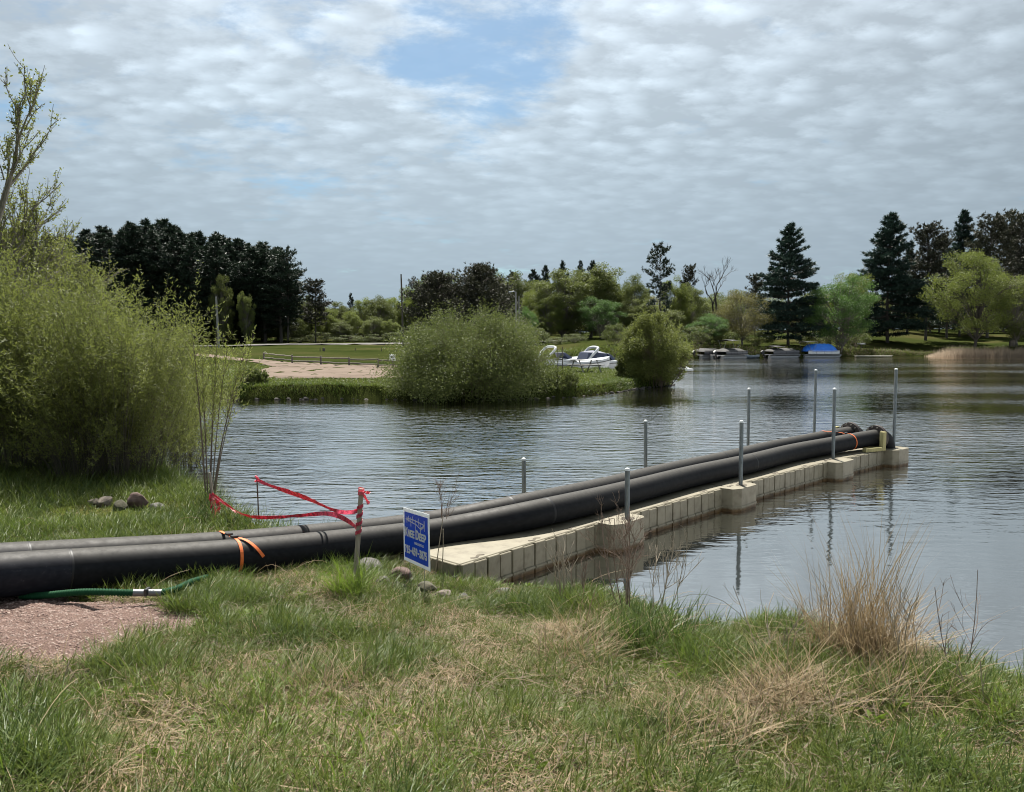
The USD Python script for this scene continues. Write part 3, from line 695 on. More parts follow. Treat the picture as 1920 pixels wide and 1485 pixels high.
letters = [sign_text('K', .06 * W_, .17 * W_, .48 * H_, .155 * H_), sign_text('NEE', .185 * W_, .435 * W_, .48 * H_, .125 * H_), sign_text('D', .49 * W_, .61 * W_, .48 * H_, .155 * H_), sign_text('EEP', .625 * W_, .875 * W_, .48 * H_, .125 * H_)]
part(ys, 'lettering', cat_meshes(letters), print_white)
part(ys, 'lettering', sign_text('DOCKS & LIFTS LLC', .44 * W_, .80 * W_, .375 * H_, .042 * H_, False), print_white)
part(ys, 'phone_number', sign_text('715-459-3875', .055 * W_, .90 * W_, .165 * H_, .135 * H_), print_white)
lines = []
def ln(a, b, w=0.0045):
    a = np.array([a[0] * W_, a[1] * H_]); b = np.array([b[0] * W_, b[1] * H_])
    g = trimesh.creation.extrude_polygon(sg.LineString([a, b]).buffer(w), 0.0008, engine='earcut'); g.apply_translation((0, 0, 0.0026))
    lines.append(frame(g, SO, SX, SY, SN))
near_e = [(.11, .795), (.36, .76), (.52, .745), (.67, .69)]
far_e = [(.16, .815), (.40, .815), (.62, .80), (.83, .775)]
for a, b in zip(near_e, near_e[1:]): ln(a, b)
for a, b in zip(far_e, far_e[1:]): ln(a, b)
ln(near_e[-1], far_e[-1], .006); ln((.67, .665), (.83, .75), .003)
for xx, yy, up_, dn in ((.15, .80, .03, .06), (.21, .815, .04, .05), (.31, .79, .05, .10), (.38, .815, .05, .05), (.49, .755, .07, .13), (.60, .80, .06, .05), (.67, .70, .07, .13), (.82, .775, .07, .10)):
    ln((xx, yy + up_), (xx, yy - dn), .0055)
part(ys, 'dock_drawing', cat_meshes(lines), print_white)
for q in (0.22, 0.78):
    a = SO + SX * SW * q
    part(ys, 'wire_stake', tube([a + SY * 0.12 - SN * 0.004, a - SN * 0.004, np.array([a[0], a[1], terrain(a[None])[0] - 0.1])], 0.0025, 6), galv)

# ------------------------------------------------------------------ vegetation builders
def rnd(seed):
    return np.random.default_rng(seed)
def rand_dirs(rng, n, zbias=0.0):
    d = rng.normal(size=(n, 3)); d[:, 2] += zbias
    return d / np.maximum(np.linalg.norm(d, axis=1, keepdims=True), 1e-9)
def leaves(C, D, length, width, rng, fold=0.15):
    """one rhombic leaf (two triangles) per row: base C, pointing along D"""
    n = len(C)
    L = np.broadcast_to(np.asarray(length, float), (n,))[:, None]; W = np.broadcast_to(np.asarray(width, float), (n,))[:, None]
    S = np.cross(D, rand_dirs(rng, n)); S /= np.maximum(np.linalg.norm(S, axis=1, keepdims=True), 1e-9)
    N = np.cross(D, S)
    v = np.stack([C, C + D * L * .45 + S * W * .5 + N * W * fold, C + D * L, C + D * L * .45 - S * W * .5 + N * W * fold], 1).reshape(-1, 3)
    i = np.arange(n)[:, None] * 4
    return v, np.vstack([i + [[0, 1, 2]], i + [[0, 2, 3]]])
def needles(C, D, length, width, rng):
    n = len(C)
    L = np.broadcast_to(np.asarray(length, float), (n,))[:, None]
    S = np.cross(D, rand_dirs(rng, n)); S /= np.maximum(np.linalg.norm(S, axis=1, keepdims=True), 1e-9)
    v = np.stack([C - S * width / 2, C + S * width / 2, C + D * L], 1).reshape(-1, 3)
    return v, np.arange(3 * n).reshape(-1, 3)
def curve(a, b, bend, n=6):
    t = np.linspace(0, 1, n)[:, None]
    a, b, bend = map(np.asarray, (a, b, bend))
    return a * (1 - t) + b * t + bend * (4 * t * (1 - t))

def deciduous(seed, h=14.0, w=10.0, cb=0.25, nclump=60, nleaf=11000, leaf=0.26, stems=1, flat=0.75, dense=1.0):
    rng = rnd(seed)
    wood, L = [], []
    bases = [np.array([0, 0, -0.4])] if stems == 1 else [np.array([*(rng.normal(size=2) * 0.35), -0.4]) for _ in range(stems)]
    trunks = []
    for b in bases:
        tip = np.array([b[0] * 4 + rng.normal() * w * .05, b[1] * 4 + rng.normal() * w * .05, h * rng.uniform(.7, .82)])
        c = curve(b, tip, [rng.normal() * w * .03, rng.normal() * w * .03, 0], 9)
        r0 = h * 0.016 / math.sqrt(stems)
        wood.append(tube(c, np.linspace(r0, r0 * .15, 9), 7)); trunks.append(c)
    zc, az = (cb + 1) / 2 * h, (1 - cb) / 2 * h
    cl = []
    while len(cl) < nclump:
        d = rand_dirs(rng, 1)[0]; rr = rng.uniform(.35, 1) ** .5
        k = 0.72 + 0.5 * meshkit.noise(d[None] * 1.8 + seed, seed)[0]
        p = np.array([0, 0, zc]) + d * rr * k * np.array([w / 2, w / 2, az])
        if p[2] < max(cb * h * .9, .02 * h) or p[2] > h: continue
        cl.append(p)
    per = max(6, int(nleaf / nclump))
    for p in cl:
        c = trunks[rng.integers(len(trunks))]
        j = int(np.clip((p[2] / h) * rng.uniform(.45, .75) * 9, 1, 7))
        l = curve(c[j], p, [0, 0, rng.uniform(-.02, .05) * h], 6)
        wood.append(tube(l, np.linspace(h * .0045, h * .0012, 6), 4, False))
        rc = rng.uniform(.10, .17) * w
        n = int(per * rng.uniform(.5, 1.5))
        for _ in range(3):
            q = p + rand_dirs(rng, 1)[0] * rc * .8
            wood.append(tube(curve(l[3], q, [0, 0, 0], 3), np.array([h * .0018, h * .0012, h * .0006]), 3, False))
        d = rand_dirs(rng, n) * (rng.uniform(0.15, 1, n) ** .6)[:, None] * rc * np.array([1, 1, flat])
        L.append(p + d)
    C = np.vstack(L)
    lv = leaves(C, rand_dirs(rng, len(C), -.2), leaf * rng.uniform(.6, 1.3, len(C)), leaf * .6, rng)
    return cat_meshes(wood), lv

def pine(seed, h=22.0, w=7.0, cb=0.35, nbr=85, ntuft=15, shape='round', lay=0.0, tl=0.5, droop=0.0):
    rng = rnd(seed)
    wood = [tube(curve([0, 0, -.5], [rng.normal() * .2, rng.normal() * .2, h * .985], [rng.normal() * .12, rng.normal() * .12, 0], 9), np.linspace(h * .0125, h * .0015, 9), 7)]
    C, D = [], []
    for b in range(nbr):
        f = ((b + rng.uniform()) / nbr) ** (0.9)
        if lay:
            f = np.round(f * lay) / lay + rng.normal() * .006
        f = min(max(f, 0.0), 0.992)
        z = h * (cb + (1 - cb) * f)
        if shape == 'cone':
            L = w / 2 * min(1.0, (1 - f) ** .72 * 1.05) * (0.6 + .4 * min(1, f / .12)) * rng.choice([.45, .7, .9, 1.0, 1.18]) * rng.uniform(.9, 1.1) + .35
        elif shape == 'open':
            L = w / 2 * (0.55 + .45 * math.sin(math.pi * (f * .8 + .15))) * rng.uniform(.3, 1.15) * (1 if f < .93 else .5)
        else:
            L = w / 2 * min(math.sin(math.pi * min(1, f * .5 + .3)), (1.04 - f) * 2.3) * rng.uniform(.45, 1.15) + .25
        a = rng.uniform(0, 2 * math.pi)
        el = math.radians(rng.uniform(2, 20) + 38 * f ** 2 - droop * (1 - f))
        d = np.array([math.cos(a) * math.cos(el), math.sin(a) * math.cos(el), math.sin(el)])
        p0 = np.array([0, 0, z])
        l = curve(p0, p0 + d * L, [0, 0, -.05 * L if shape != 'cone' else -.06 * L], 5)
        wood.append(tube(l, np.linspace(.045 + .012 * L, .015, 5), 3, False))
        n = max(4, int(ntuft * (L / (w / 2)) ** 1.1))
        t = rng.uniform(.22, 1.02, n) ** .75
        base = p0 + (d * L) * t[:, None]
        sp = 0.30 * L * (1.1 - t) + .10 * L
        side = np.cross(d, [0, 0, 1]); side /= np.linalg.norm(side)
        base = base + side * (rng.normal(size=n) * sp * .75)[:, None] + np.array([0, 0, 1]) * (np.abs(rng.normal(size=n)) * .10 * L * (0.5 if shape == 'cone' else 1.0) - .02 * L)[:, None]
        for q in base:
            m = 8
            C.append(np.repeat(q[None], m, 0) + rng.normal(size=(m, 3)) * .05); D.append(unit(d * [1, 1, .4] + [0, 0, .25]) * .75 + rand_dirs(rng, m, .25) * .8)
    C = np.vstack(C); D = np.vstack(D); D /= np.linalg.norm(D, axis=1, keepdims=True)
    return cat_meshes(wood), needles(C, D, tl * rng.uniform(.7, 1.25, len(C)), tl * .30, rng)

def bare_tree(seed, h=15.0, w=10.0):
    rng = rnd(seed); wood = []
    def grow(p, d, L, r, lev):
        e = p + d * L
        wood.append(tube(curve(p, e, rng.normal(size=3) * L * .05, 5), np.linspace(r, r * .62, 5), 6 if lev < 2 else 3, False))
        if lev >= 6: return
        for k in range(2 if lev < 4 else 3):
            nd = unit(d + rand_dirs(rng, 1)[0] * (.62 if lev else .5) + [0, 0, .22])
            grow(p + (e - p) * rng.uniform(.72, 1), nd, L * rng.uniform(.62, .84), r * .60, lev + 1)
    grow(np.array([0, 0, -.3]), np.array([0.02, 0, 1.0]), h * .27, h * .021, 0)
    return cat_meshes(wood)

def shrub(seed, nst=60, base_r=0.9, W=6.0, H=3.6, nleaf=20000, leaf=(0.09, 0.03), leaf_from=0.3, twigs=6, r0=0.016, up=0.5, lean=(0, 0), dome=0.75, lump=0.4, lf_pow=0.8, squash=1.0, opow=0.5):
    """many stems fanning from a common foot; leaves along side twigs"""
    rng = rnd(seed); wood = []; TW = []
    for s in range(nst):
        a = rng.uniform(0, 2 * math.pi); rr = rng.uniform(0, 1) ** opow
        b = np.array([math.cos(a) * base_r * rr, math.sin(a) * base_r * rr * squash, -.15])
        out = rr * rng.uniform(.75, 1.05)
        k = 1 - lump / 2 + lump * meshkit.noise(np.array([[math.cos(a) * 1.4 + seed, math.sin(a) * 1.4, out * 2.0]]), seed)[0]
        e = np.array([math.cos(a) * W / 2 * out * k + lean[0] * out, math.sin(a) * W / 2 * out * k * squash + lean[1] * out, H * math.sqrt(max(.05, 1 - dome * out ** 2.0)) * k * rng.uniform(.70, 1.0)])
        c = curve(b, e, [0, 0, up * .16 * H * out] - (e - b) * [1, 1, 0] * .10, 7)
        wood.append(tube(c, np.linspace(r0 * rng.uniform(.7, 1.2), r0 * .22, 7), 4, False))
        Ls = np.linalg.norm(e - b)
        for _ in range(twigs):
            t = rng.uniform(leaf_from, 1) ** lf_pow
            j = t * 6; i = int(min(j, 5)); p = c[i] * (1 - (j - i)) + c[i + 1] * (j - i)
            d = unit((e - b) / Ls + rand_dirs(rng, 1)[0] * .75 + [0, 0, .2])
            L = Ls * rng.uniform(.10, .26)
            tw = curve(p, p + d * L, [0, 0, .0], 4)
            wood.append(tube(tw, np.linspace(r0 * .28, r0 * .10, 4), 3, False)); TW.append((p, d, L))
        TW.append((c[4], unit(c[6] - c[4]), np.linalg.norm(c[6] - c[4])))
    P = np.array([t[0] for t in TW]); Dd = np.array([t[1] for t in TW]); Lh = np.array([t[2] for t in TW])
    k = rng.choice(len(TW), nleaf, p=Lh / Lh.sum())
    t = rng.uniform(.05, 1.05, nleaf)
    C = P[k] + Dd[k] * (Lh[k] * t)[:, None]
    D = Dd[k] * .55 + rand_dirs(rng, nleaf) * .75 + [0, 0, .15]; D /= np.linalg.norm(D, axis=1, keepdims=True)
    C += rng.normal(size=C.shape) * leaf[0] * .25
    return cat_meshes(wood), leaves(C, D, leaf[0] * rng.uniform(.6, 1.3, nleaf), leaf[1], rng)

bark_dark = mat('bark_dark', (0.035, 0.03, 0.025), (0.075, 0.064, 0.052), scale=8, rough=0.9, coords='object', stretch=(4, 4, .6))
bark_grey = mat('bark_grey', (0.08, 0.072, 0.06), (0.16, 0.145, 0.12), scale=8, rough=0.9, coords='object', stretch=(4, 4, .6))
twig_brown = mat('twig_brown', (0.05, 0.036, 0.026), (0.12, 0.09, 0.065), scale=12, rough=0.85, coords='object')
lf_yellow = leafmat('foliage_yellow_green', [(0, (0.138, 0.170, 0.036)), (.5, (0.211, 0.244, 0.055)), (1, (0.308, 0.324, 0.089))], .42, vary=.18)
lf_olive = leafmat('foliage_olive', [(0, (0.113, 0.136, 0.038)), (.5, (0.180, 0.199, 0.057)), (1, (0.274, 0.274, 0.094))], .40, vary=.18)
lf_fresh = leafmat('foliage_fresh_green', [(0, (0.074, 0.143, 0.032)), (.5, (0.120, 0.203, 0.044)), (1, (0.180, 0.263, 0.067))], .42, vary=.15)
lf_bronze = leafmat('foliage_bronze', [(0, (0.13, 0.125, 0.04)), (.5, (0.19, 0.185, 0.06)), (1, (0.25, 0.24, 0.09))], .45, vary=.12)
nd_dark = leafmat('needles_dark', [(0, (0.025, 0.041, 0.025)), (.6, (0.043, 0.067, 0.036)), (1, (0.071, 0.097, 0.052))], .12, vary=.22)
nd_blue = leafmat('needles_blue_green', [(0, (0.022, 0.044, 0.032)), (.6, (0.040, 0.074, 0.053)), (1, (0.066, 0.110, 0.072))], .15, vary=.12)
nd_brown = leafmat('needles_brownish', [(0, (0.038, 0.041, 0.023)), (.6, (0.063, 0.066, 0.034)), (1, (0.098, 0.093, 0.051))], .15, vary=.15)
willow_stem = mat('willow_stem', (0.028, 0.024, 0.016), (0.068, 0.059, 0.038), scale=12, rough=0.85, coords='object')
lf_willow = leafmat('willow_leaf', [(0, (0.128, 0.151, 0.037)), (.5, (0.215, 0.238, 0.065)), (1, (0.336, 0.348, 0.116))], .48, vary=.10)
lf_island = leafmat('bank_shrub_leaf', [(0, (0.086, 0.108, 0.029)), (.5, (0.140, 0.167, 0.044)), (1, (0.227, 0.239, 0.065))], .42, vary=.06)
lf_maple = leafmat('young_tree_leaf', [(0, (0.139, 0.159, 0.041)), (.5, (0.223, 0.270, 0.064)), (1, (0.336, 0.373, 0.112))], .45)

PROTO = {}
def proto(key, name, cat, builder, wood_mat, leaf_mat, leaf_name, h0, w0):
    PROTO[key] = dict(name=name, cat=cat, build=builder, wm=wood_mat, lm=leaf_mat, ln=leaf_name, h=h0, w=w0, root=None)
for i in range(4):
    proto('red%d' % i, 'pine_tree', 'tree', (lambda i=i: pine(10 + i, 22, 7, (.28, .10, .22, .12)[i], 140, 20, 'round', tl=.55)), bark_dark, nd_dark, 'crown', 22, 7)
for i in range(2):
    proto('white%d' % i, 'white_pine_tree', 'tree', (lambda i=i: pine(20 + i, 22, 12, .07, 190, 52, 'cone', lay=19, tl=.62, droop=14)), bark_dark, nd_blue, 'crown', 22, 12)
    proto('jack%d' % i, 'pine_tree', 'tree', (lambda i=i: pine(30 + i, 22, 10, (.28, .34)[i], 125, 30, 'open', tl=.5)), bark_dark, nd_brown, 'crown', 22, 10)
proto('slim0', 'pine_tree', 'tree', lambda: pine(40, 22, 9, .30, 75, 20, 'open', tl=.6), bark_dark, nd_dark, 'crown', 22, 9)
proto('wide0', 'pine_tree', 'tree', lambda: pine(42, 14, 13, .06, 260, 34, 'round', tl=.42), bark_dark, nd_brown, 'crown', 14, 13)
proto('spruce0', 'spruce_tree', 'tree', lambda: pine(41, 14, 5, .05, 130, 14, 'cone', tl=.4), bark_dark, nd_dark, 'crown', 14, 5)
for i in range(3):
    proto('yel%d' % i, 'leafy_tree', 'tree', (lambda i=i: deciduous(50 + i, 14, 10, .16, 80, 24000, .25)), bark_grey, lf_yellow, 'crown', 14, 10)
    proto('oli%d' % i, 'leafy_tree', 'tree', (lambda i=i: deciduous(60 + i, 14, 9, .10, 90, 26000, .25)), bark_grey, lf_olive, 'crown', 14, 9)
for i in range(2):
    proto('fre%d' % i, 'leafy_tree', 'tree', (lambda i=i: deciduous(70 + i, 14, 10, .06, 95, 26000, .22, stems=4)), bark_grey, lf_fresh, 'crown', 14, 10)
proto('bro0', 'leafy_tree', 'tree', lambda: deciduous(80, 14, 11, .16, 75, 18000, .22), bark_grey, lf_bronze, 'crown', 14, 11)
proto('broad0', 'leafy_tree', 'tree', lambda: deciduous(81, 14, 12, .14, 90, 22000, .22, flat=.5), bark_dark, lf_yellow, 'crown', 14, 12)
proto('far0', 'leafy_tree', 'tree', lambda: deciduous(95, 14, 12, .0, 80, 16000, .34), bark_grey, lf_olive, 'crown', 14, 12)
proto('far1', 'leafy_tree', 'tree', lambda: deciduous(96, 14, 12, .0, 80, 16000, .34), bark_grey, lf_bronze, 'crown', 14, 12)
proto('bush0', 'shrub', 'shrub', lambda: deciduous(90, 4, 5, .0, 40, 6000, .16, stems=5), twig_brown, lf_island, 'foliage', 4, 5)

def tree(key, px, top, wpx, Y, label, group=None, base_px=None, seed=0):
    p = PROTO[key]
    X = at_y(px, 640, Y)[0]
    zb = terrain([[X, Y]], False)[0]
    zt = at_y(px, top, Y)[2]
    h = zt - zb; w = wpx * Y / FPX
    sc = (w / p['w'], w / p['w'], h / p['h'])
    rz = (px * 0.37 + Y * 1.3 + seed) % (2 * math.pi)
    if p['root'] is None:
        r = thing(p['name'], label, p['cat'], (X, Y, zb), rz, sc, group=group)
        wood, lv = p['build']()
        part(r, 'trunk' if p['cat'] == 'tree' else 'stems', wood, p['wm'])
        part(r, p['ln'], lv, p['lm'])
        p['root'] = r
        return r
    return copy_of(p['root'], label, (X, Y, zb), rz, sc, group)

NTH = ['leftmost', 'second', 'third', 'fourth', 'fifth', 'sixth', 'seventh', 'eighth', 'ninth', 'tenth', 'eleventh', 'twelfth', 'thirteenth', 'fourteenth', 'fifteenth', 'sixteenth', 'seventeenth', 'eighteenth', 'nineteenth', 'twentieth']
def nth(pxs, i):
    r = sorted(range(len(pxs)), key=lambda j: pxs[j]).index(i)
    return NTH[r] + (' from the left' if r else '')
# dark pine stand on the left, beyond the road
STAND = 'pine stand beyond the road'
rg = rnd(5)
skyline = [(60, 445), (100, 440), (125, 438), (160, 432), (205, 424), (250, 418), (300, 408), (330, 422), (370, 434), (405, 430), (440, 438), (480, 446), (505, 446), (530, 470), (552, 496), (570, 528)]
def sky_y(x): return np.interp(x, [q[0] for q in skyline], [q[1] for q in skyline])
k = 0
for Y, x0, x1, st, dy in ((141, 70, 545, 33, 14), (149, 50, 556, 31, 4), (158, 60, 540, 36, 0), (170, 40, 520, 42, 4)):
    x = x0; c_ = 0
    while x < x1:
        lab = 'tall dark pine, front row of the stand beyond the road, ' + NTH[c_] + (' from the left' if c_ else '') if Y == 141 else 'tall dark pine in the rear rows of the dense stand beyond the road'
        tree('red%d' % (k % 4), x + rg.normal() * 4, sky_y(x) + dy + rg.uniform(0, 16), rg.uniform(72, 98), Y + rg.normal() * 1.5, lab, STAND if Y == 141 else STAND + ', rear rows', seed=k)
        x += st * rg.uniform(.8, 1.2); k += 1; c_ += 1
tree('slim0', 540, 468, 74, 139, 'dark pine on the right end of the dense pine stand')
tree('jack0', 592, 528, 62, 140, 'shorter open pine just right of the dark pine stand')
tree('oli0', 418, 516, 40, 134, 'slender light green tree in front of the pine stand, beside the grey pole')
tree('oli1', 464, 546, 32, 134, 'small slender light green tree in front of the pine stand, right of the taller one')
tree('yel0', 55, 400, 190, 24, 'pale leafy tree behind the near left tree', None)

MID = 'leafy trees along the far edge of the field'
LIST_ = [(585, 548, 48, 150, 'oli2'), (612, 572, 50, 146, 'yel1'), (634, 566, 55, 152, 'oli0'), (655, 585, 45, 147, 'yel2'), (684, 560, 62, 156, 'yel0'), (712, 552, 60, 150, 'oli1'), (738, 550, 56, 158, 'yel1'), (700, 590, 46, 144, 'oli2'), (765, 540, 60, 160, 'yel2'), (640, 600, 40, 143, 'oli1'), (730, 600, 40, 143, 'yel0')]
PX_ = [q[0] for q in LIST_]
for i, (px, top, w, Y, key) in enumerate(LIST_):
    tree(key, px, top, w, Y, 'light green tree at the far edge of the mown field, ' + nth(PX_, i), MID, seed=i)
tree('spruce0', 659, 552, 24, 165, 'small dark pointed spruce among the light green trees', None)
tree('yel2', 795, 520, 60, 135, 'pale green tree top behind the left dark pine of the point', None)
tree('wide0', 822, 518, 130, 98, 'broad dark pine behind the big bank shrub, left of the pair')
tree('wide0', 905, 504, 140, 102, 'broad dark pine behind the big bank shrub, right of the pair', seed=2)
CEN = 'leafy trees on the slope behind the white boats'
LIST_ = [(840, 514, 80, 140, 'oli0'), (935, 506, 78, 138, 'oli1'), (975, 502, 80, 134, 'oli2'), (1010, 530, 70, 128, 'yel0'), (1052, 506, 105, 124, 'oli0'), (1105, 494, 120, 128, 'oli1'), (1140, 502, 80, 130, 'yel1'), (1025, 560, 70, 121, 'yel2'),
      (1192, 508, 60, 126, 'oli2'), (1208, 560, 70, 122, 'oli0'), (1165, 560, 70, 124, 'oli2'), (1262, 522, 60, 130, 'yel0'), (1292, 530, 54, 136, 'oli1'), (1250, 570, 60, 124, 'oli2')]
PX_ = [q[0] for q in LIST_]
for i, (px, top, w, Y, key) in enumerate(LIST_):
    tree(key, px, top, w, Y, 'olive green tree on the slope behind the white boats, ' + nth(PX_, i), CEN, seed=i)
tree('fre0', 1128, 558, 80, 118, 'rounded darker green tree right behind the white cabin cruiser')
tree('fre1', 985, 575, 50, 118, 'small fresh green tree right of the lamp pole')
BK = 'dark pines rising behind the leafy trees'
LIST_ = [(1000, 508, 40, 165, 'red0'), (1022, 500, 36, 170, 'red1'), (1055, 492, 36, 172, 'red2'), (1088, 492, 34, 175, 'red3'), (1110, 492, 36, 178, 'red0'), (960, 512, 40, 170, 'red1')]
PX_ = [q[0] for q in LIST_]
for i, (px, top, w, Y, key) in enumerate(LIST_):
    tree(key, px, top, w, Y, 'dark pine rising behind the leafy trees in the middle, ' + nth(PX_, i), BK, seed=i)
tree('slim0', 1236, 460, 62, 118, 'tall narrow pine standing clear above the leafy trees in the middle', seed=3)
tree('jack1', 1290, 505, 40, 150, 'thin sparse pine just left of the bare tree')
bt = thing('bare_tree', 'tall bare leafless tree with forked grey trunk behind the boats', 'tree', (at_y(1342, 640, 128)[0], 128, terrain([[at_y(1342, 640, 128)[0], 128]])[0]))
part(bt, 'trunk', bare_tree(3, (at_y(1340, 478, 128)[2] - 2) * 1.12), bark_dark)
tree('fre1', 1330, 588, 70, 116, 'fresh green bushy tree behind the left pontoon boats')
tree('bro0', 1392, 544, 96, 119, 'yellow green spreading tree left of the dark conical pine')
tree('jack0', 1415, 518, 50, 150, 'sparse pine behind the yellow green spreading tree', None)
tree('white0', 1478, 424, 128, 122, 'large dark conical pine standing behind the blue covered boat')
tree('fre0', 1572, 520, 120, 119, 'fresh green multi-stemmed tree on the bank right of the blue covered boat')
tree('yel1', 1592, 500, 80, 138, 'pale tree top behind the fresh green multi-stemmed tree')
tree('white1', 1664, 405, 142, 140, 'largest dark blue-green pine on the mown slope at right')
tree('jack0', 1735, 428, 96, 146, 'open brownish pine with bare trunk right of the largest pine')
tree('white0', 1798, 399, 88, 158, 'dark pine with forked top behind the yellow green tree at right', seed=2)
tree('jack1', 1850, 416, 100, 150, 'brownish open pine behind the yellow green tree, near the right edge')
tree('jack0', 1905, 404, 100, 154, 'brownish pine at the right edge of the view', seed=4)
tree('broad0', 1828, 464, 150, 127, 'bright yellow green spreading tree on the right bank above the reeds')
tree('oli1', 1908, 512, 100, 128, 'olive green tree at the right edge above the reeds')
RB = 'leafy background trees on the right slope'
LIST_ = [(1530, 565, 60, 180, 'oli0'), (1440, 560, 60, 175, 'oli2'), (1690, 560, 70, 190, 'oli1'), (1760, 560, 70, 185, 'yel0'), (1870, 560, 80, 180, 'oli0'), (1630, 570, 60, 185, 'oli2'), (1820, 565, 70, 190, 'oli1'), (1720, 580, 60, 175, 'oli0'), (1745, 535, 70, 168, 'oli1'), (1800, 525, 74, 172, 'yel0'), (1862, 532, 74, 169, 'oli2'), (1912, 530, 80, 174, 'oli0'), (1640, 548, 60, 172, 'oli1')]
PX_ = [q[0] for q in LIST_]
for i, (px, top, w, Y, key) in enumerate(LIST_):
    tree(key, px, top, w, Y, 'olive background tree between the pines on the right slope, ' + nth(PX_, i), RB, seed=i)
LIST_ = [(1760, 450, 60, 170, 'jack1'), (1880, 430, 70, 172, 'jack1'), (1700, 470, 60, 165, 'red2'), (1775, 470, 60, 152, 'red3'), (1930, 430, 80, 160, 'jack0')]
PX_ = [q[0] for q in LIST_]
for i, (px, top, w, Y, key) in enumerate(LIST_):
    tree(key, px, top, w, Y, 'dark pine crowded among others on the right slope, ' + nth(PX_, i), 'crowded pines on the right slope', seed=i)
for r_, (Y0, st, t0) in enumerate(((196, 52, 590), (232, 46, 578))):
    for i, px in enumerate(range(-80, 2040, st)):
        if r_ == 0 and px < 40: continue
        tree(('far0', 'far1', 'far0', 'far0')[(i + r_) % 4], px + (i * 37 % 23), t0 - (i * 53 % 30) - (14 if px > 780 else 0) + (10 if 560 < px < 780 else 0), 84, Y0 + (i * 29 % 22), 'distant leafy tree closing the view behind the nearer trees', 'distant trees behind the shore woods', seed=i)
for i in range(26):
    tree('bush0', 60 + i * 20.5 + (i * 7 % 9), 612 - (i * 17 % 26), 48, 143 + (i * 5 % 9), 'dark undergrowth bush among the trunks of the pine stand', 'undergrowth in the pine stand', seed=i + 3)

# low bushes
tree('bush0', 1078, 625, 46, 110, 'dark rounded bush on the grass slope behind the white boats')
tree('bush0', 1042, 632, 40, 108, 'low brown-green bush left of the rounded bush on the slope', seed=1)
tree('bush0', 1155, 605, 50, 100, 'light green bush left of the point shrub, behind the cruiser', seed=2)
tree('bush0', 1265, 622, 50, 104, 'green bush on the far bank just left of the pontoon boats', seed=3)
tree('bush0', 1600, 610, 60, 124, 'dark bush at the foot of the multi-stemmed green tree', seed=4)
tree('bush0', 1420, 622, 60, 120, 'dark bush on the bank behind the third pontoon boat', seed=5)
UND = 'undergrowth bushes at the wood edge'
LIST_ = [(600, 622, 50, 141), (650, 628, 60, 141), (700, 626, 56, 141), (745, 622, 50, 140), (790, 615, 60, 120), (840, 612, 60, 118), (960, 618, 60, 112), (1000, 612, 60, 113), (1210, 612, 70, 112), (1240, 605, 70, 114), (1310, 610, 60, 113), (1350, 612, 70, 116), (1500, 612, 60, 128), (1540, 612, 60, 126), (560, 632, 50, 138)]
PX_ = [q[0] for q in LIST_]
for i, (px, top, w, Y) in enumerate(LIST_):
    tree('bush0', px, top, w, Y, 'low undergrowth bush at the foot of the wood, ' + nth(PX_, i), UND, seed=i)

# shrubs on the point across the water
def on_bank(px, Y): return (at_y(px, 640, Y)[0], Y)
s1 = thing('bank_shrub', 'large spreading green willow shrub at the water edge of the point', 'shrub', (*on_bank(884, 33.1), terrain([on_bank(884, 33.1)])[0] - .15))
wd, lv = shrub(101, 170, 1.6, 7.6, 3.75, 26000, (.085, .030), .10, 8, .012, up=.5, dome=.96, lump=.38, opow=.33)
wd2, lv2 = deciduous(101, 3.35, 7.3, -.82, 190, 95000, .08, stems=9, flat=.8)
part(s1, 'stems', cat_meshes([wd, wd2]), twig_brown); part(s1, 'foliage', cat_meshes([lv, lv2]), lf_island)
s2 = thing('bank_shrub', 'upright rounded green shrub at the tip of the point', 'shrub', (*on_bank(1226, 41.0), terrain([on_bank(1226, 41.0)])[0] - .2))
wd, lv = shrub(102, 90, .8, 4.0, 3.95, 12000, (.12, .042), .10, 8, .010, up=.5, dome=.90, lump=.3, opow=.36)
wd2, lv2 = deciduous(102, 3.75, 3.6, -.25, 90, 46000, .085, stems=6, flat=.9)
part(s2, 'stems', cat_meshes([wd, wd2]), twig_brown); part(s2, 'foliage', cat_meshes([lv, lv2]), lf_willow)
for i, (px, Y, W, H, lab) in enumerate([(1045, 33.9, 2.2, 1.0, 'low reddish-green shrub on the bank right of the largest bank shrub'), (790, 32.9, 2.6, 1.7, 'low shrub at the left foot of the largest bank shrub'), (470, 33.2, 1.5, .8, 'small low bush on the far bank behind the willow sapling'), (1180, 42.0, 1.6, 1.4, 'low pale shrub left of the upright shrub on the point')]):
    s3 = thing('bank_shrub', lab, 'shrub', (*on_bank(px, Y), terrain([on_bank(px, Y)])[0] - .1))
    wd, lv = shrub(103 + i, 70, .6, W, H, 9000, (.10, .036), .06, 6, .008, up=.5, dome=.95, opow=.36)
    part(s3, 'stems', wd, twig_brown); part(s3, 'foliage', lv, lf_island)

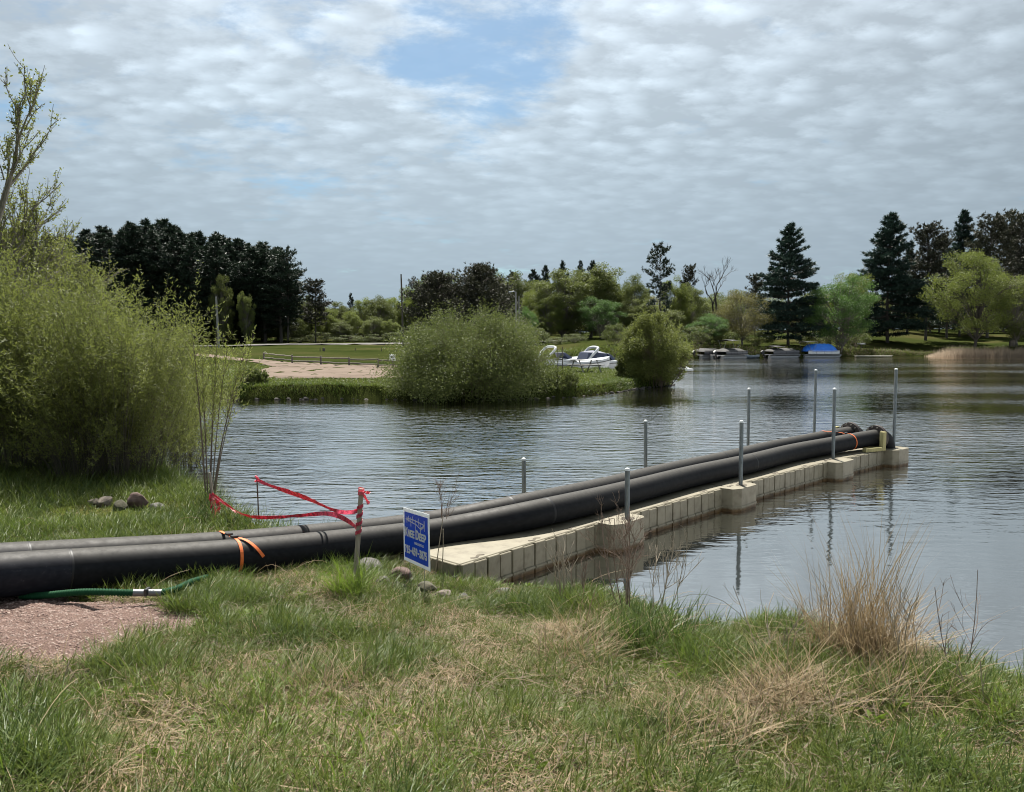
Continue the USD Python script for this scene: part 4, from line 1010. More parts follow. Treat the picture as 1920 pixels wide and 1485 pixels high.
# near willow thicket on the left
WIL = [  # px of foot, distance, height, width, kind
    (15, 11.3, 3.0, 2.8), (95, 11.9, 3.0, 2.6), (150, 10.8, 2.6, 2.4), (175, 12.3, 2.9, 2.5), (222, 11.0, 2.75, 2.5), (262, 11.6, 2.7, 2.4), (238, 13.2, 2.9, 2.6), (55, 12.8, 3.05, 2.6), (-60, 11.2, 3.0, 2.8), (300, 13.5, 2.4, 2.2), (350, 15.0, 2.2, 2.2)]
WLAB = ['tall pale willow bush at the left edge of the view', 'tall willow bush behind the grassy bank, second from the left edge', 'shorter willow bush in front, directly left of the stones', 'willow bush rising behind the front bushes', 'willow bush with bare dark stems right behind the pile of stones',
        'rightmost willow bush of the near thicket, leaning over the water', 'willow bush in the rear of the thicket above the water', 'willow bush in the rear at the far left', 'willow bush cut by the left edge', 'low willow at the rear right end of the thicket', 'farthest low willow behind the sapling']
wroots = []
for v in range(3):
    wa = shrub(120 + v, 95, .30, 3.0, 3.2, 16000, (.068, .0155), .24, 11, .0042, up=.45, dome=.60, lump=.80, lf_pow=.75, opow=.42)
    wb = shrub(125 + v, 60, .45, 2.3, 1.45, 4200, (.060, .014), .30, 9, .0042, up=.5, dome=.9, lump=.6, opow=.4)
    wroots.append((cat_meshes([wa[0], wb[0]]), cat_meshes([wa[1], wb[1]])))
wthings = []
for i, (px, Y, H, W) in enumerate(WIL):
    X = at_y(px, 800, Y)[0]; z = max(terrain([[X, Y]])[0], -.05)
    sc = (W / 2.6, W / 2.6, H / 3.2)
    if i < 3:
        r = thing('willow_bush', WLAB[i], 'willow', (X, Y, z), i * 1.7, sc, group='near willow thicket')
        part(r, 'stems', wroots[i][0], willow_stem); part(r, 'foliage', wroots[i][1], lf_willow); wthings.append(r)
    else:
        copy_of(wthings[i % 3], WLAB[i], (X, Y, z), i * 2.1, sc, 'near willow thicket')
sp = thing('willow_sapling', 'slender leaning willow sapling beside the leftmost taped stake', 'willow', (at_y(392, 940, 9.7)[0], 9.7, terrain([[at_y(392, 940, 9.7)[0], 9.7]])[0]))
wd, lv = shrub(130, 9, .06, 1.05, 2.35, 2600, (.055, .012), .42, 12, .011, up=.2, lean=(.28, 0), dome=.35)
part(sp, 'stems', wd, twig_brown); part(sp, 'foliage', lv, lf_willow)

# tall young tree at the left edge: fan of ascending branches
def fan_tree(seed):
    rng = rnd(seed); wood = []; TW = []
    base = np.array([0, 0, -.3])
    def grow(p, d, L, r, lev):
        e = p + d * L
        c = curve(p, e, rng.normal(size=3) * L * .03 + [0, 0, -.02 * L], 6)
        wood.append(tube(c, np.linspace(r, r * .5, 6), 6 if lev < 2 else 4, False))
        if lev >= 2: TW.append((p, d, L))
        if lev == 4: return
        for k in range((11, 6, 5, 4)[lev]):
            t = rng.uniform(.3, 1)
            a = (.78, .58, .55, .6)[lev]
            nd = unit(d + rand_dirs(rng, 1)[0] * a + [0, 0, .28])
            grow(p + (e - p) * t, nd, L * rng.uniform(.42, .66), r * .5, lev + 1)
    grow(base, unit([.06, 0, 1]), 4.6, .13, 0)
    P = np.array([t[0] for t in TW]); D0 = np.array([t[1] for t in TW]); L0 = np.array([t[2] for t in TW])
    n = 21000
    k = rng.choice(len(TW), n, p=L0 / L0.sum()); t = rng.uniform(.05, 1.03, n)
    C = P[k] + D0[k] * (L0[k] * t)[:, None] + rng.normal(size=(n, 3)) * .03
    D = rand_dirs(rng, n, -.3) * .9 + D0[k] * .3; D /= np.linalg.norm(D, axis=1, keepdims=True)
    return cat_meshes(wood), leaves(C, D, .075 * rng.uniform(.6, 1.3, n), .04, rng)
wd, lv = fan_tree(7)
FX = at_y(-8, 600, 15.5)[0]; FZ = max(terrain([[FX, 15.5]])[0], .2)
sc_ = .88
ft = thing('young_tree', 'tall young tree with fan of ascending branches and small leaves at the left edge', 'tree', (FX, 15.5, FZ), 3.6, sc_)
part(ft, 'trunk', wd, bark_grey); part(ft, 'crown', lv, lf_maple)

copy_of(ft, 'lower bushy young tree filling the left edge behind the tall one', (at_y(40, 600, 18.5)[0], 18.5, .5), 1.0, .66)
copy_of(ft, 'young tree just right of the tall one at the left edge, half hidden by willows', (at_y(95, 600, 21)[0], 21, .5), 2.4, .56)

# ------------------------------------------------------------------ stones
stone_red = mat('stone_reddish', (0.048, 0.027, 0.022), (0.099, 0.063, 0.051), scale=18, rough=0.9, bump=0.6, bscale=50)
stone_tan = mat('stone_tan', (0.063, 0.050, 0.037), (0.121, 0.101, 0.079), scale=16, rough=0.9, bump=0.6, bscale=50)
stone_grey = mat('stone_grey', (0.051, 0.048, 0.042), (0.107, 0.101, 0.092), scale=16, rough=0.9, bump=0.6, bscale=50)
stone_moss = mat('stone_mossy', (0.026, 0.027, 0.011), (0.070, 0.063, 0.040), scale=12, rough=0.95, bump=0.6, bscale=50)
def stone_mesh(seed, size, sub=3):
    m = trimesh.creation.icosphere(sub, 1.0)
    v = np.array(m.vertices)
    k = 0.72 + 0.55 * meshkit.fbm(v * 1.1 + seed * 3.7, 3, seed)
    v = v * k[:, None]
    rng = rnd(seed)
    for _ in range(11):                     # flat facets
        d = rand_dirs(rng, 1)[0]; c = rng.uniform(.56, .8)
        s = v @ d; v -= d * np.maximum(s - c, 0)[:, None] * .8
    return v * np.asarray(size), m.faces
def stone(px, py, Y, size, m, label, seed, group=None, rz=0.0, sink=.25):
    p = at_y(px, py, Y)
    z = terrain([[p[0], p[1]]])[0]
    o = single('stone', (lambda q: (q[0] @ np.array([[math.cos(rz), math.sin(rz), 0], [-math.sin(rz), math.cos(rz), 0], [0, 0, 1]]) + [p[0], p[1], max(z, p[2] - size[2] * .8) + size[2] * (0.8 - sink)], q[1]))(stone_mesh(seed, size)), m, label, 'stone', group, smooth=True)
    return o
PILE = 'stones piled at the foot of the willows'
for i, (px, py, sx, sz, m, lab) in enumerate([(176, 972, .085, .055, stone_tan, 'small rounded stone at the left end of the pile under the willows'), (199, 968, .12, .085, stone_tan, 'tan oblong stone, second from the left in the pile under the willows'), (226, 973, .11, .09, stone_moss, 'mossy stone half hidden in grass in the middle of the pile'),
        (260, 965, .145, .15, stone_red, 'largest brownish stone of the pile under the willows'), (293, 975, .12, .07, stone_grey, 'flat pale stone at the right end of the pile under the willows')]):
    stone(px, py, 9.0 - (.15 if i == 2 else 0), (sx, sx * .8, sz), m, lab, 40 + i, PILE, rz=i * .9, sink=.42)
for i, (px, py, Y, sx, sy, sz, m, lab) in enumerate([(752, 1072, 6.75, .135, .14, .115, stone_red, 'large reddish boulder beside the yard sign'), (742, 1098, 6.45, .12, .10, .06, stone_moss, 'mossy flat stone in front of the reddish boulder'), (832, 1110, 6.35, .08, .09, .05, stone_tan, 'tan wedge-shaped stone in the grass below the dock corner'),
        (800, 1098, 6.5, .10, .09, .055, stone_moss, 'mossy stone between the sign and the dock corner'), (868, 1118, 6.4, .07, .07, .045, stone_grey, 'small grey stone at the water under the dock corner'), (716, 1100, 6.5, .09, .08, .06, stone_grey, 'dark grey stone left of the reddish boulder'), (690, 1062, 7.1, .16, .14, .10, stone_grey, 'grey stone in the shade under the pipe'), (945, 1108, 6.7, .09, .07, .05, stone_grey, 'grey stone in the grass at the water beside the dock')]):
    stone(px, py, Y, (sx, sy, sz), m, lab, 60 + i, 'stones at the landward end of the dock', rz=i * 1.3, sink=.4)

# rubble along the point, one mass of small stones
rng = rnd(8)
rub = []
L = sg.LineString([(-20, 32.1), (-11, 32.0), (-6, 32.2), (-3, 31.6), (-0.5, 31.8), (2.5, 33.3), (5, 36.2), (7.0, 39.8), (8.7, 41.4), (9.3, 43.2)])
for i in range(230):
    t = rng.uniform(0, 1) ** .7 * L.length
    q = np.array(L.interpolate(t).coords[0]) + rng.normal(size=2) * .10
    s = rng.uniform(.04, .13)
    v, f = stone_mesh(200 + i % 12, (s, s * rng.uniform(.7, 1), s * .6), 1)
    rub.append((v + [q[0], q[1], .0 + rng.uniform(-.03, .06)], f))
single('rubble', cat_meshes(rub), mat('rubble_stone', (0.025, 0.023, 0.02), (0.075, 0.068, 0.058), scale=3, rough=0.9), 'small dark stones lining the water edge of the point', 'rubble', kind='stuff', smooth=False)

# ------------------------------------------------------------------ taped stakes
lath = mat('stake_wood', (0.20, 0.165, 0.13), (0.34, 0.29, 0.235), scale=6, rough=0.85, stretch=(8, 8, .7), bump=.3)
rust = mat('rusty_rod', (0.05, 0.032, 0.024), (0.10, 0.065, 0.05), scale=30, rough=0.8)
pink = usdkit.material(stage, '/World/Looks/pink_tape', {'g': ('geometry', {}), 'n': ('noise_texture', {'scale': 34.0, 'detail': 3.0}), 'r': ('rgb_ramp', {'ramp': [(0.40, (0.42, 0.035, 0.075)), (0.55, (0.72, 0.09, 0.16))]}), 'p': ('principled_bsdf', {'roughness': 0.35}), 't': ('translucent_bsdf', {}), 'm': ('mix_closure', {'fac': 0.35})},
    [('g.position', 'n.vector'), ('n.fac', 'r.fac'), ('r.color', 'p.base_color'), ('r.color', 't.color'), ('p.BSDF', 'm.closure1'), ('t.BSDF', 'm.closure2')], surface='m.closure')
pink_l = usdkit.material(stage, '/World/Looks/pink_tape_plain', {'p': ('principled_bsdf', {'base_color': (0.78, 0.22, 0.28), 'roughness': 0.4}), 't': ('translucent_bsdf', {'color': (0.78, 0.22, 0.28)}), 'm': ('mix_closure', {'fac': 0.45})}, [('p.BSDF', 'm.closure1'), ('t.BSDF', 'm.closure2')], surface='m.closure')
ST = {}
def stake(name, top_px, foot_px, Y, mesh_fn, m, label):
    a, b = at_y(*foot_px, Y), at_y(*top_px, Y)
    x = thing(name, label, 'stake', tuple(a))
    part(x, 'shaft', mesh_fn(np.zeros(3) - unit(b - a) * .15, b - a), m)
    ST[label] = (a, b)
    return x, a, b
def flat_stake(w, t):
    def fn(a, b):
        d = unit(b - a); x = unit(np.cross(d, [0, 1, 0])); y = np.cross(d, x)
        L = np.linalg.norm(b - a)
        return frame(cbox((-w / 2, -t / 2, 0), (w / 2, t / 2, L), .003), a, x, y, d)
    return fn
Y1, Y2, Y3 = 8.6, 8.4, 6.45
k1, a1, b1 = stake('wooden_stake', (393, 886), (407, 992), Y1, flat_stake(.026, .014), lath, 'leaning wooden stake with bunched pink tape beside the willow sapling')
k2, a2, b2 = stake('metal_rod', (481.5, 891), (486.5, 1002), Y2, lambda a, b: tube([a, b], .008, 8), rust, 'thin rusty rod with pink tape standing between the two wooden stakes')
k3, a3, b3 = stake('wooden_stake', (677.5, 916), (668.5, 1052), Y3, flat_stake(.040, .022), lath, 'wooden stake with pink tape standing in front of the pipes')
def tape(name, px, Ys, width, label, m=pink, seed=1, twist=1.4):
    rng = rnd(seed)
    P = np.array([at_y(x, y, Y) for (x, y), Y in zip(px, Ys)])
    c = smooth_curve(P, 70)
    t = np.gradient(c, axis=0); t /= np.linalg.norm(t, axis=1, keepdims=True)
    up = np.array([0, 0, 1.0]); s = np.cross(t, up); s /= np.linalg.norm(s, axis=1, keepdims=True); u2 = np.cross(s, t)
    a = np.cumsum(rng.normal(size=70)) * .12 + twist * np.sin(np.linspace(0, 5, 70) + seed)
    n = s * np.cos(a)[:, None] + u2 * np.sin(a)[:, None]
    wd_ = width * (0.62 + .38 * np.abs(np.sin(np.linspace(0, 6, 70) + seed)))
    return ribbon(c, n, wd_, .0008)
GT = 'pink warning tape strung between the stakes'
tp = thing('warning_tape', 'upper strand of pink warning tape from the rod to the front stake', 'tape', group=GT)
tm = lambda *a, **k: tape('x', *a, **k)
part(tp, 'strand', tm([(482, 899), (500, 908), (530, 918), (570, 931), (610, 950), (640, 960), (671, 958)], np.linspace(Y2 - .01, Y3, 7), .046, '', seed=2, twist=.5), pink)
part(tp, 'strand', tm([(482, 900), (505, 911), (540, 924), (580, 938), (620, 955), (650, 961), (671, 955)], np.linspace(Y2 - .015, Y3 + .01, 7), .030, '', seed=5, twist=.9), pink)
part(tp, 'knot', tube(smooth_curve(np.array([b2 + [-.012, -.012, -.01], b2 + [.012, -.014, -.03], b2 + [.0, .012, -.05], b2 + [-.02, 0, -.075]]), 16), .012, 6), pink_l)
tp = thing('warning_tape', 'lower strand of pink warning tape from the leaning stake past the thin rod', 'tape', group=GT)
part(tp, 'strand', tm([(397, 925), (415, 938), (440, 956), (460, 966), (486, 970), (530, 969), (580, 965), (615, 963), (640, 970), (660, 982), (669, 993)], np.linspace(Y1 - .02, Y3 - .01, 11), .046, '', seed=3, twist=.5), pink)
part(tp, 'strand', tm([(397, 926), (418, 942), (445, 961), (465, 968), (487, 971)], np.linspace(Y1 - .03, Y2 - .01, 5), .034, '', seed=7, twist=1.0), pink_l)
for i, (q, m) in enumerate((([(396, 926), (401, 945), (405, 975)], pink_l), ([(397, 926), (409, 945), (408, 968)], pink), ([(395, 926), (396, 948), (404, 972)], pink))):
    part(tp, 'hanging_loop', tm(q, [Y1 - .03] * 3, .045, '', seed=10 + i), m)
wrap = thing('tape_wrap', 'pink tape wound round the top of the front wooden stake with loose ends', 'tape', group=GT)
d3 = unit(b3 - a3)
def spiral(f0, f1, turns, r):
    t = np.linspace(0, 1, 60); x = unit(np.cross(d3, [0, 1, 0])); y = np.cross(d3, x)
    a = t * turns * 2 * math.pi
    c = a3 + (b3 - a3) * (f0 + (f1 - f0) * t)[:, None]
    n = x * np.cos(a)[:, None] + y * np.sin(a)[:, None]
    return ribbon(c + n * r * np.array([1, 1, 1]), n, .03, .001)
part(wrap, 'winding', spiral(.38, .78, 3.5, .027), pink)
part(wrap, 'winding', spiral(.93, .99, 2, .026), pink_l)
part(wrap, 'loose_end', tm([(679, 921), (686, 923), (694, 924)], [Y3 - .03] * 3, .03, '', seed=20), pink_l)
part(wrap, 'loose_end', tm([(680, 925), (686, 935), (692, 945)], [Y3 - .03] * 3, .032, '', seed=21), pink_l)

# ------------------------------------------------------------------ poles, fence, signs across the water
pole_wood = mat('pole_weathered', (0.16, 0.155, 0.145), (0.27, 0.26, 0.245), scale=3, rough=0.9)
pole_dark = mat('pole_dark', (0.06, 0.05, 0.04), (0.12, 0.10, 0.08), scale=4, rough=0.9)
def ground_at(px, Y):
    X = at_y(px, 640, Y)[0]
    return np.array([X, Y, terrain([[X, Y]])[0]])
def upright(name, label, cat, px_top, py_top, Y, r, m, px_foot=None, group=None):
    g = ground_at(px_foot or px_top, Y)
    t = at_y(px_top, py_top, Y) - g
    x = thing(name, label, cat, tuple(g), group=group)
    part(x, 'shaft', tube([(0, 0, -.4), t * .5, t], [r, r * .9, r * .75], 10), m, smooth=40)
    return x, g, t
upright('utility_pole', 'grey leaning wooden pole in front of the dark pine stand', 'pole', 405, 556, 112, .17, pole_wood, px_foot=410)
x, g, t = upright('utility_pole', 'tall thin utility pole at the right end of the mown field', 'pole', 752, 514, 118, .15, pole_dark, px_foot=756)
part(x, 'pole_fitting', tube([t * [1, 1, .2] + [-.12, 0, 0], t * [1, 1, .2] + [.12, 0, .5]], .09, 8), capm)
x, g, t = upright('lamp_pole', 'grey lamp pole with a short arm rising behind the largest bank shrub', 'lamp pole', 967, 547, 90, .13, pole_wood, px_foot=968)
part(x, 'lamp_arm', tube([t + [0, 0, -.05], t + [-.25, 0, .05], t + [-.55, 0, 0]], .05, 8), galv)
part(x, 'lamp_head', cbox(t + [-.85, -.12, -.12], t + [-.5, .12, .06], .03), galv)
part(x, 'guard_pipe', tube([(.32, 0, -.3), (.32, 0, t[2] * .93)], .05, 8), pole_wood)

rail_mat = mat('fence_rail_weathered', (0.10, 0.088, 0.068), (0.19, 0.165, 0.13), scale=4, rough=0.9)
fen = thing('rail_fence', 'weathered split rail fence along the edge of the gravel lot', 'fence')
fpx = [(494, 61.0), (547, 56.0), (601, 53.0), (654, 51.0), (708, 50.0), (763, 49.4)]
fp = [ground_at(px, Y) for px, Y in fpx]
for i, q in enumerate(fp):
    part(fen, 'post', cbox(q + [-.06, -.06, -.3], q + [.06, .06, .64], .02), rail_mat)
rng = rnd(4)
for a, b in zip(fp, fp[1:]):
    for hz in (.24, .52):
        j = rng.normal(size=2) * .025
        part(fen, 'rail', tube([a + [0, -.05, hz + j[0]], (a + b) / 2 + [0, -.05, hz + j.mean() - .02], b + [0, -.05, hz + j[1]]], [.045, .055, .045], 7), rail_mat, smooth=40)
sgn = thing('park_sign', 'small white notice sign on a post beside the rail fence', 'sign', tuple(ground_at(736, 49.0)))
part(sgn, 'post', cbox((-.05, -.05, -.3), (.05, .05, .70), .01), rail_mat)
part(sgn, 'board', cbox((-.19, -.075, .46), (.19, -.052, .90), .008), sign_white)
dk = mat('print_black', (0.02, 0.02, 0.022), rough=.5)
for zz in (.74, .64):
    part(sgn, 'printed_line', box((-.15, -.0795, zz), (.15, -.0755, zz + .045)), dk)
for i, (px, top, Y) in enumerate([(600, 652, 88), (666, 652, 92), (715, 652, 90)]):
    upright('field_post', ('leftmost', 'middle', 'rightmost')[i] + ' thin dark post in the mown field behind the rail fence', 'post', px, top, Y, .05, pole_dark, group='thin posts in the field')
bx, g, t = upright('box_on_post', 'dark box on a short post in the field beside the leftmost thin post', 'post', 607, 653, 88, .05, pole_dark)
part(bx, 'box', cbox(t + [-.14, -.12, -.55], t + [.14, .12, .05], .03), pole_dark)
for i, px in enumerate((1046, 1055)):
    upright('dark_post', ('left', 'right')[i] + ' one of two thin dark posts in front of the white boats', 'post', px, (654, 650)[i], 48, .035, pole_dark, group='two thin posts by the boats')

# picnic table (seen end-on) on the point
tb = thing('picnic_table', 'grey wooden picnic table on the grass of the point in front of the boats', 'table', tuple(ground_at(1098, 46.5)), rz=.5)
for i in range(5):
    part(tb, 'top_plank', cbox((-.9, -.38 + i * .155, .72), (.9, -.38 + i * .155 + .145, .76), .006), pole_wood)
for s in (-1, 1):
    for i in range(2):
        part(tb, 'bench_plank', cbox((-.9, s * .70 - .14 + i * .145, .42), (.9, s * .70 - .14 + i * .145 + .135, .46), .006), pole_wood)
for xx in (-.65, .65):
    for s in (-1, 1):
        part(tb, 'leg', tube([(xx, s * .78, -.05), (xx, s * .28, .72)], .05, 4), pole_wood)
    part(tb, 'cross_bar', box((xx - .055, -.80, .36), (xx - .015, .80, .42)), pole_wood)

# ------------------------------------------------------------------ boats
hull_white = mat('boat_gelcoat', (0.416, 0.432, 0.440), (0.496, 0.512, 0.520), scale=2, rough=0.3)
alu = mat('pontoon_aluminium', (0.187, 0.193, 0.198), (0.253, 0.259, 0.264), scale=5, rough=0.4, metallic=0.6)
dark_panel = mat('boat_dark_panel', (0.018, 0.018, 0.022), (0.035, 0.035, 0.042), scale=3, rough=0.45)
grey_cover = mat('boat_cover_grey', (0.027, 0.027, 0.029), (0.050, 0.049, 0.047), scale=3, rough=0.85)
blue_tarp = mat('boat_tarp_blue', (0.012, 0.12, 0.56), (0.03, 0.20, 0.72), scale=2.5, rough=0.4, bump=.5, bscale=6, bdist=.1)
tan_canvas = mat('boat_canvas_tan', (0.38, 0.34, 0.28), (0.46, 0.42, 0.35), scale=3, rough=0.9)
motor_mat = mat('outboard_black', (0.012, 0.012, 0.013), rough=0.35)
navy = mat('cabin_canvas_navy', (0.018, 0.026, 0.055), (0.03, 0.04, 0.08), scale=4, rough=0.6)
def loft(sections, close=True):
    S = np.array(sections, float); n, m = S.shape[:2]
    v = S.reshape(-1, 3); q = []
    for i in range(n - 1):
        for j in range(m - 1):
            q.append([i * m + j, (i + 1) * m + j, (i + 1) * m + j + 1, i * m + j + 1])
    f = np.array(q)
    f = np.vstack([f[:, [0, 1, 2]], f[:, [0, 2, 3]]])
    if close:
        e = [[0, j, j + 1] for j in range(1, m - 1)] + [[(n - 1) * m, (n - 1) * m + j + 1, (n - 1) * m + j] for j in range(1, m - 1)]
        f = np.vstack([f, e])
    return v, f
def tarp(L0, L1, w, z0, zr, seed, ends=.35, sag=.06):
    rng = rnd(seed); S = []
    for i, t in enumerate(np.linspace(0, 1, 15)):
        k = min(1, min(t, 1 - t) / .18) ** ends
        row = []
        for a in np.linspace(-1, 1, 13):
            h = z0 + (zr - z0) * k * (1 - abs(a) ** 2.2) + rng.normal() * sag * .3 * (1 - abs(a)) + .03 * math.sin(t * 40) * (1 - a * a)
            row.append((L0 + (L1 - L0) * t, a * w / 2 * (0.94 + .06 * k), h))
        S.append(row)
    return loft(S)
def motor(x, side=0.0, tilt=.5):
    M = []
    c = np.array([x, side, .55])
    cowl = trimesh.convex.convex_hull(np.array([(dx, dy, dz) for dx, dy, dz in [(-.30, -.17, .35), (.22, -.17, .30), (-.30, .17, .35), (.22, .17, .30), (-.26, -.14, .75), (.16, -.13, .80), (-.26, .14, .75), (.16, .13, .80), (-.36, 0, .5)]]))
    leg = cbox((-.10, -.06, -.55), (.14, .06, .36), .02); foot = cbox((-.22, -.05, -.70), (.30, .05, -.5), .03); fin = cbox((-.16, -.14, -.22), (.2, .14, -.19), .005)
    return [frame(m, c, (math.cos(tilt), 0, math.sin(tilt)), (0, 1, 0), (-math.sin(tilt), 0, math.cos(tilt))) for m in (cowl, cat_meshes([leg, foot, fin]))]
def pontoon(label, px, Y, heading, L=6.4, panel=dark_panel, cover='grey', bimini=None, deckz=.58, rail_top=1.25):
    X = at_y(px, 640, Y)[0]
    x = thing('pontoon_boat', label, 'boat', (X, Y, -.12), heading, group='pontoon boats moored along the far bank')
    w = 2.4
    for s in (-1, 1):
        part(x, 'pontoon', tube([(-L / 2, s * .85, .28), (-L / 2 + .1, s * .85, .28), (L / 2 - .9, s * .85, .28), (L / 2 - .35, s * .85, .36), (L / 2 + .05, s * .85, .52)], [.27, .30, .30, .22, .03], 14), alu, smooth=40)
    part(x, 'deck', cbox((-L / 2 + .05, -w / 2, deckz), (L / 2 - .2, w / 2, deckz + .09), .02), alu)
    for s in (-1, 1):
        n = 4; seg = (L - 1.0) / n
        for i in range(n):
            x0 = -L / 2 + .45 + i * seg
            part(x, 'fence_panel', box((x0 + .03, s * w / 2 - .03 - .02, deckz + .13), (x0 + seg - .03, s * w / 2 - .03 + .02, rail_top - .06)), panel)
        part(x, 'rail', tube([(-L / 2 + .45, s * (w / 2 - .03), rail_top), (L / 2 - .5, s * (w / 2 - .03), rail_top)], .025, 6), alu)
        part(x, 'rub_rail', box((-L / 2 + .4, s * w / 2 - .03 - .024, deckz + .44), (L / 2 - .5, s * w / 2 - .03 + .026, deckz + .48)), alu)
    part(x, 'bow_panel', box((L / 2 - .57, -w / 2 + .05, deckz + .13), (L / 2 - .53, w / 2 - .05, rail_top - .04)), panel)
    if cover == 'grey':
        part(x, 'cover', tarp(-L / 2 + .5, L / 2 - .45, w + .06, rail_top - .12, rail_top + .34, 3), grey_cover, smooth=60)
    elif cover == 'blue':
        part(x, 'cover', tarp(-L / 2 + .45, L / 2 - .5, w + .16, rail_top - .14, rail_top + 1.0, 4, .55), blue_tarp, smooth=60)
    a, b = motor(-L / 2 - .22)
    mo = part(x, 'motor_cowl', a, motor_mat); part(x, 'motor_leg', b, motor_mat)
    if bimini:
        bx, bz, blen, bm = bimini
        S = [[(bx + (t - .5) * blen, q * 1.15, bz + .12 * (1 - q * q) - .05 * (2 * t - 1) ** 2) for q in np.linspace(-1, 1, 7)] for t in np.linspace(0, 1, 5)]
        top_ = loft(S, False); low = (top_[0] - [0, 0, .06], top_[1][:, ::-1])
        part(x, 'canopy', cat_meshes([top_, low]), bm, smooth=40)
        for s in (-1, 1):
            for e in (-.5, .5):
                part(x, 'canopy_pole', tube([(bx + e * blen * .15, s * 1.14, rail_top), (bx + e * blen * .95, s * 1.12, bz)], .02, 6), alu)
    return x
pontoon('black pontoon boat with pale curved stern rail, leftmost of the moored row', 1326, 110, .75, L=6.0)
pontoon('black pontoon boat with raised sun canopy, second in the moored row', 1369, 109, .72, L=6.6, bimini=(-.2, 2.75, 2.2, dark_panel))
pontoon('dark pontoon boat with white hull stripe and folded canopy in the moored row', 1464, 113, .45, L=6.2, bimini=(-1.2, 1.85, 1.9, dark_panel))
pontoon('pontoon boat under a bright blue tarpaulin at the right end of the row', 1537, 115, .22, L=6.4, panel=hull_white, cover='blue', bimini=(-2.0, 2.55, 1.9, tan_canvas))
rb = thing('rowing_boat', 'small blue-grey rowing boat pulled up between the pontoon boats', 'boat', (*at_y(1408, 640, 111.0)[:2], .05), .5)
S = [[(xx, q * .65 * max(0.05, 1 - (xx / 1.9) ** 4 if xx > 0 else 1), .42 * abs(q) ** 1.6 + .05 * (xx / 1.8) ** 2) for q in np.linspace(-1, 1, 9)] for xx in np.linspace(-1.8, 1.85, 10)]
part(rb, 'hull', loft(S), mat('rowboat_blue', (0.10, 0.14, 0.19), (0.2, 0.25, 0.30), scale=3, rough=.5), smooth=40)
part(rb, 'thwart', box((-.2, -.55, .28), (.1, .55, .31)), hull_white)

def cruiser(label, px, Y, heading, L=6.6, arch=True, canvas=True, cabin=True, z=-.25):
    X = at_y(px, 640, Y)[0]
    x = thing('cabin_cruiser', label, 'boat', (X, Y, z), heading, group='white motor boats moored behind the point')
    S = []
    for t in np.linspace(0, 1, 14):
        xx = -L / 2 + L * t
        b = 1.15 * (1 - max(0, (t - .45) / .56) ** 2.3)
        sh = 1.05 + .35 * t ** 2
        ke = .05 + .85 * max(0, (t - .72) / .28) ** 2
        S.append([(xx, -b * .96, sh), (xx, -b, sh - .18), (xx, -b * .90, ke + (sh - ke) * .38), (xx, -b * .35, ke + .03), (xx, 0, ke), (xx, b * .35, ke + .03), (xx, b * .90, ke + (sh - ke) * .38), (xx, b, sh - .18), (xx, b * .96, sh)])
    part(x, 'hull', loft(S), hull_white, smooth=35)
    D = [[(p[0][0], p[0][1] + .0, p[0][2] + .004), (p[0][0], p[0][1] * .5, p[0][2] + .10), (p[0][0], 0, p[0][2] + .13), (p[0][0], -p[0][1] * .5, p[0][2] + .10), (p[0][0], -p[0][1], p[0][2] + .004)] for p in S]
    part(x, 'foredeck', loft(D[5:], False), hull_white, smooth=35)
    part(x, 'rub_rail', cat_meshes([tube([(p[0][0], p[1][1] * 1.012, p[1][2]) for p in S], .03, 6), tube([(p[0][0], -p[1][1] * 1.012, p[1][2]) for p in S], .03, 6)]), grey_cover)
    part(x, 'cockpit_floor', box((-L / 2 + .05, -1.0, .62), (-.05, 1.0, .66)), hull_white)
    if cabin:
        for s in (-1, 1):
            part(x, 'hull_window', cbox((.5, s * 1.035 - .01, .86), (1.4, s * 1.035 + .01, 1.0), .005), navy)
        ws = [[(-.05, -.95, 1.12), (.15, -.92, 1.12), ], [(-.55, -.82, 1.75), (-.45, -.80, 1.75)]]
        C = trimesh.convex.convex_hull(np.array([(-.1, -.93, 1.13), (.55, -.75, 1.2), (-.1, .93, 1.13), (.55, .75, 1.2), (-.55, -.8, 1.72), (-.35, -.72, 1.74), (-.55, .8, 1.72), (-.35, .72, 1.74)]))
        part(x, 'windscreen', C, navy)
    if canvas:
        C = trimesh.convex.convex_hull(np.array([(-.6, -.8, 1.75), (-.6, .8, 1.75), (-.6, -.95, 1.16), (-.6, .95, 1.16), (-2.6, -1.0, 1.1), (-2.6, 1.0, 1.1), (-2.3, -.85, 1.85), (-2.3, .85, 1.85), (-1.3, 0, 2.05)]))
        part(x, 'canvas_cover', C, navy, smooth=25)
    if arch:
        P = [(-2.55, -1.02, 1.1), (-1.85, -.95, 1.75), (-1.45, -.85, 2.18), (-1.40, -.4, 2.26), (-1.40, .4, 2.26), (-1.45, .85, 2.18), (-1.85, .95, 1.75), (-2.55, 1.02, 1.1)]
        part(x, 'radar_arch', tube(smooth_curve(np.array(P), 40), .11, 8), hull_white, smooth=40)
    return x
cruiser('white cabin cruiser with radar arch and dark canvas, largest of the boats behind the point', 1142, 63, .35, L=7.0)
cruiser('white boat with raked arch lying behind the other white boats, farther left', 1058, 68, .5, L=6.2, canvas=False)
cruiser('low open white boat in front of the cabin cruiser, beside the picnic table', 1088, 58.5, .3, L=5.0, arch=False, canvas=False, cabin=False, z=-.2)

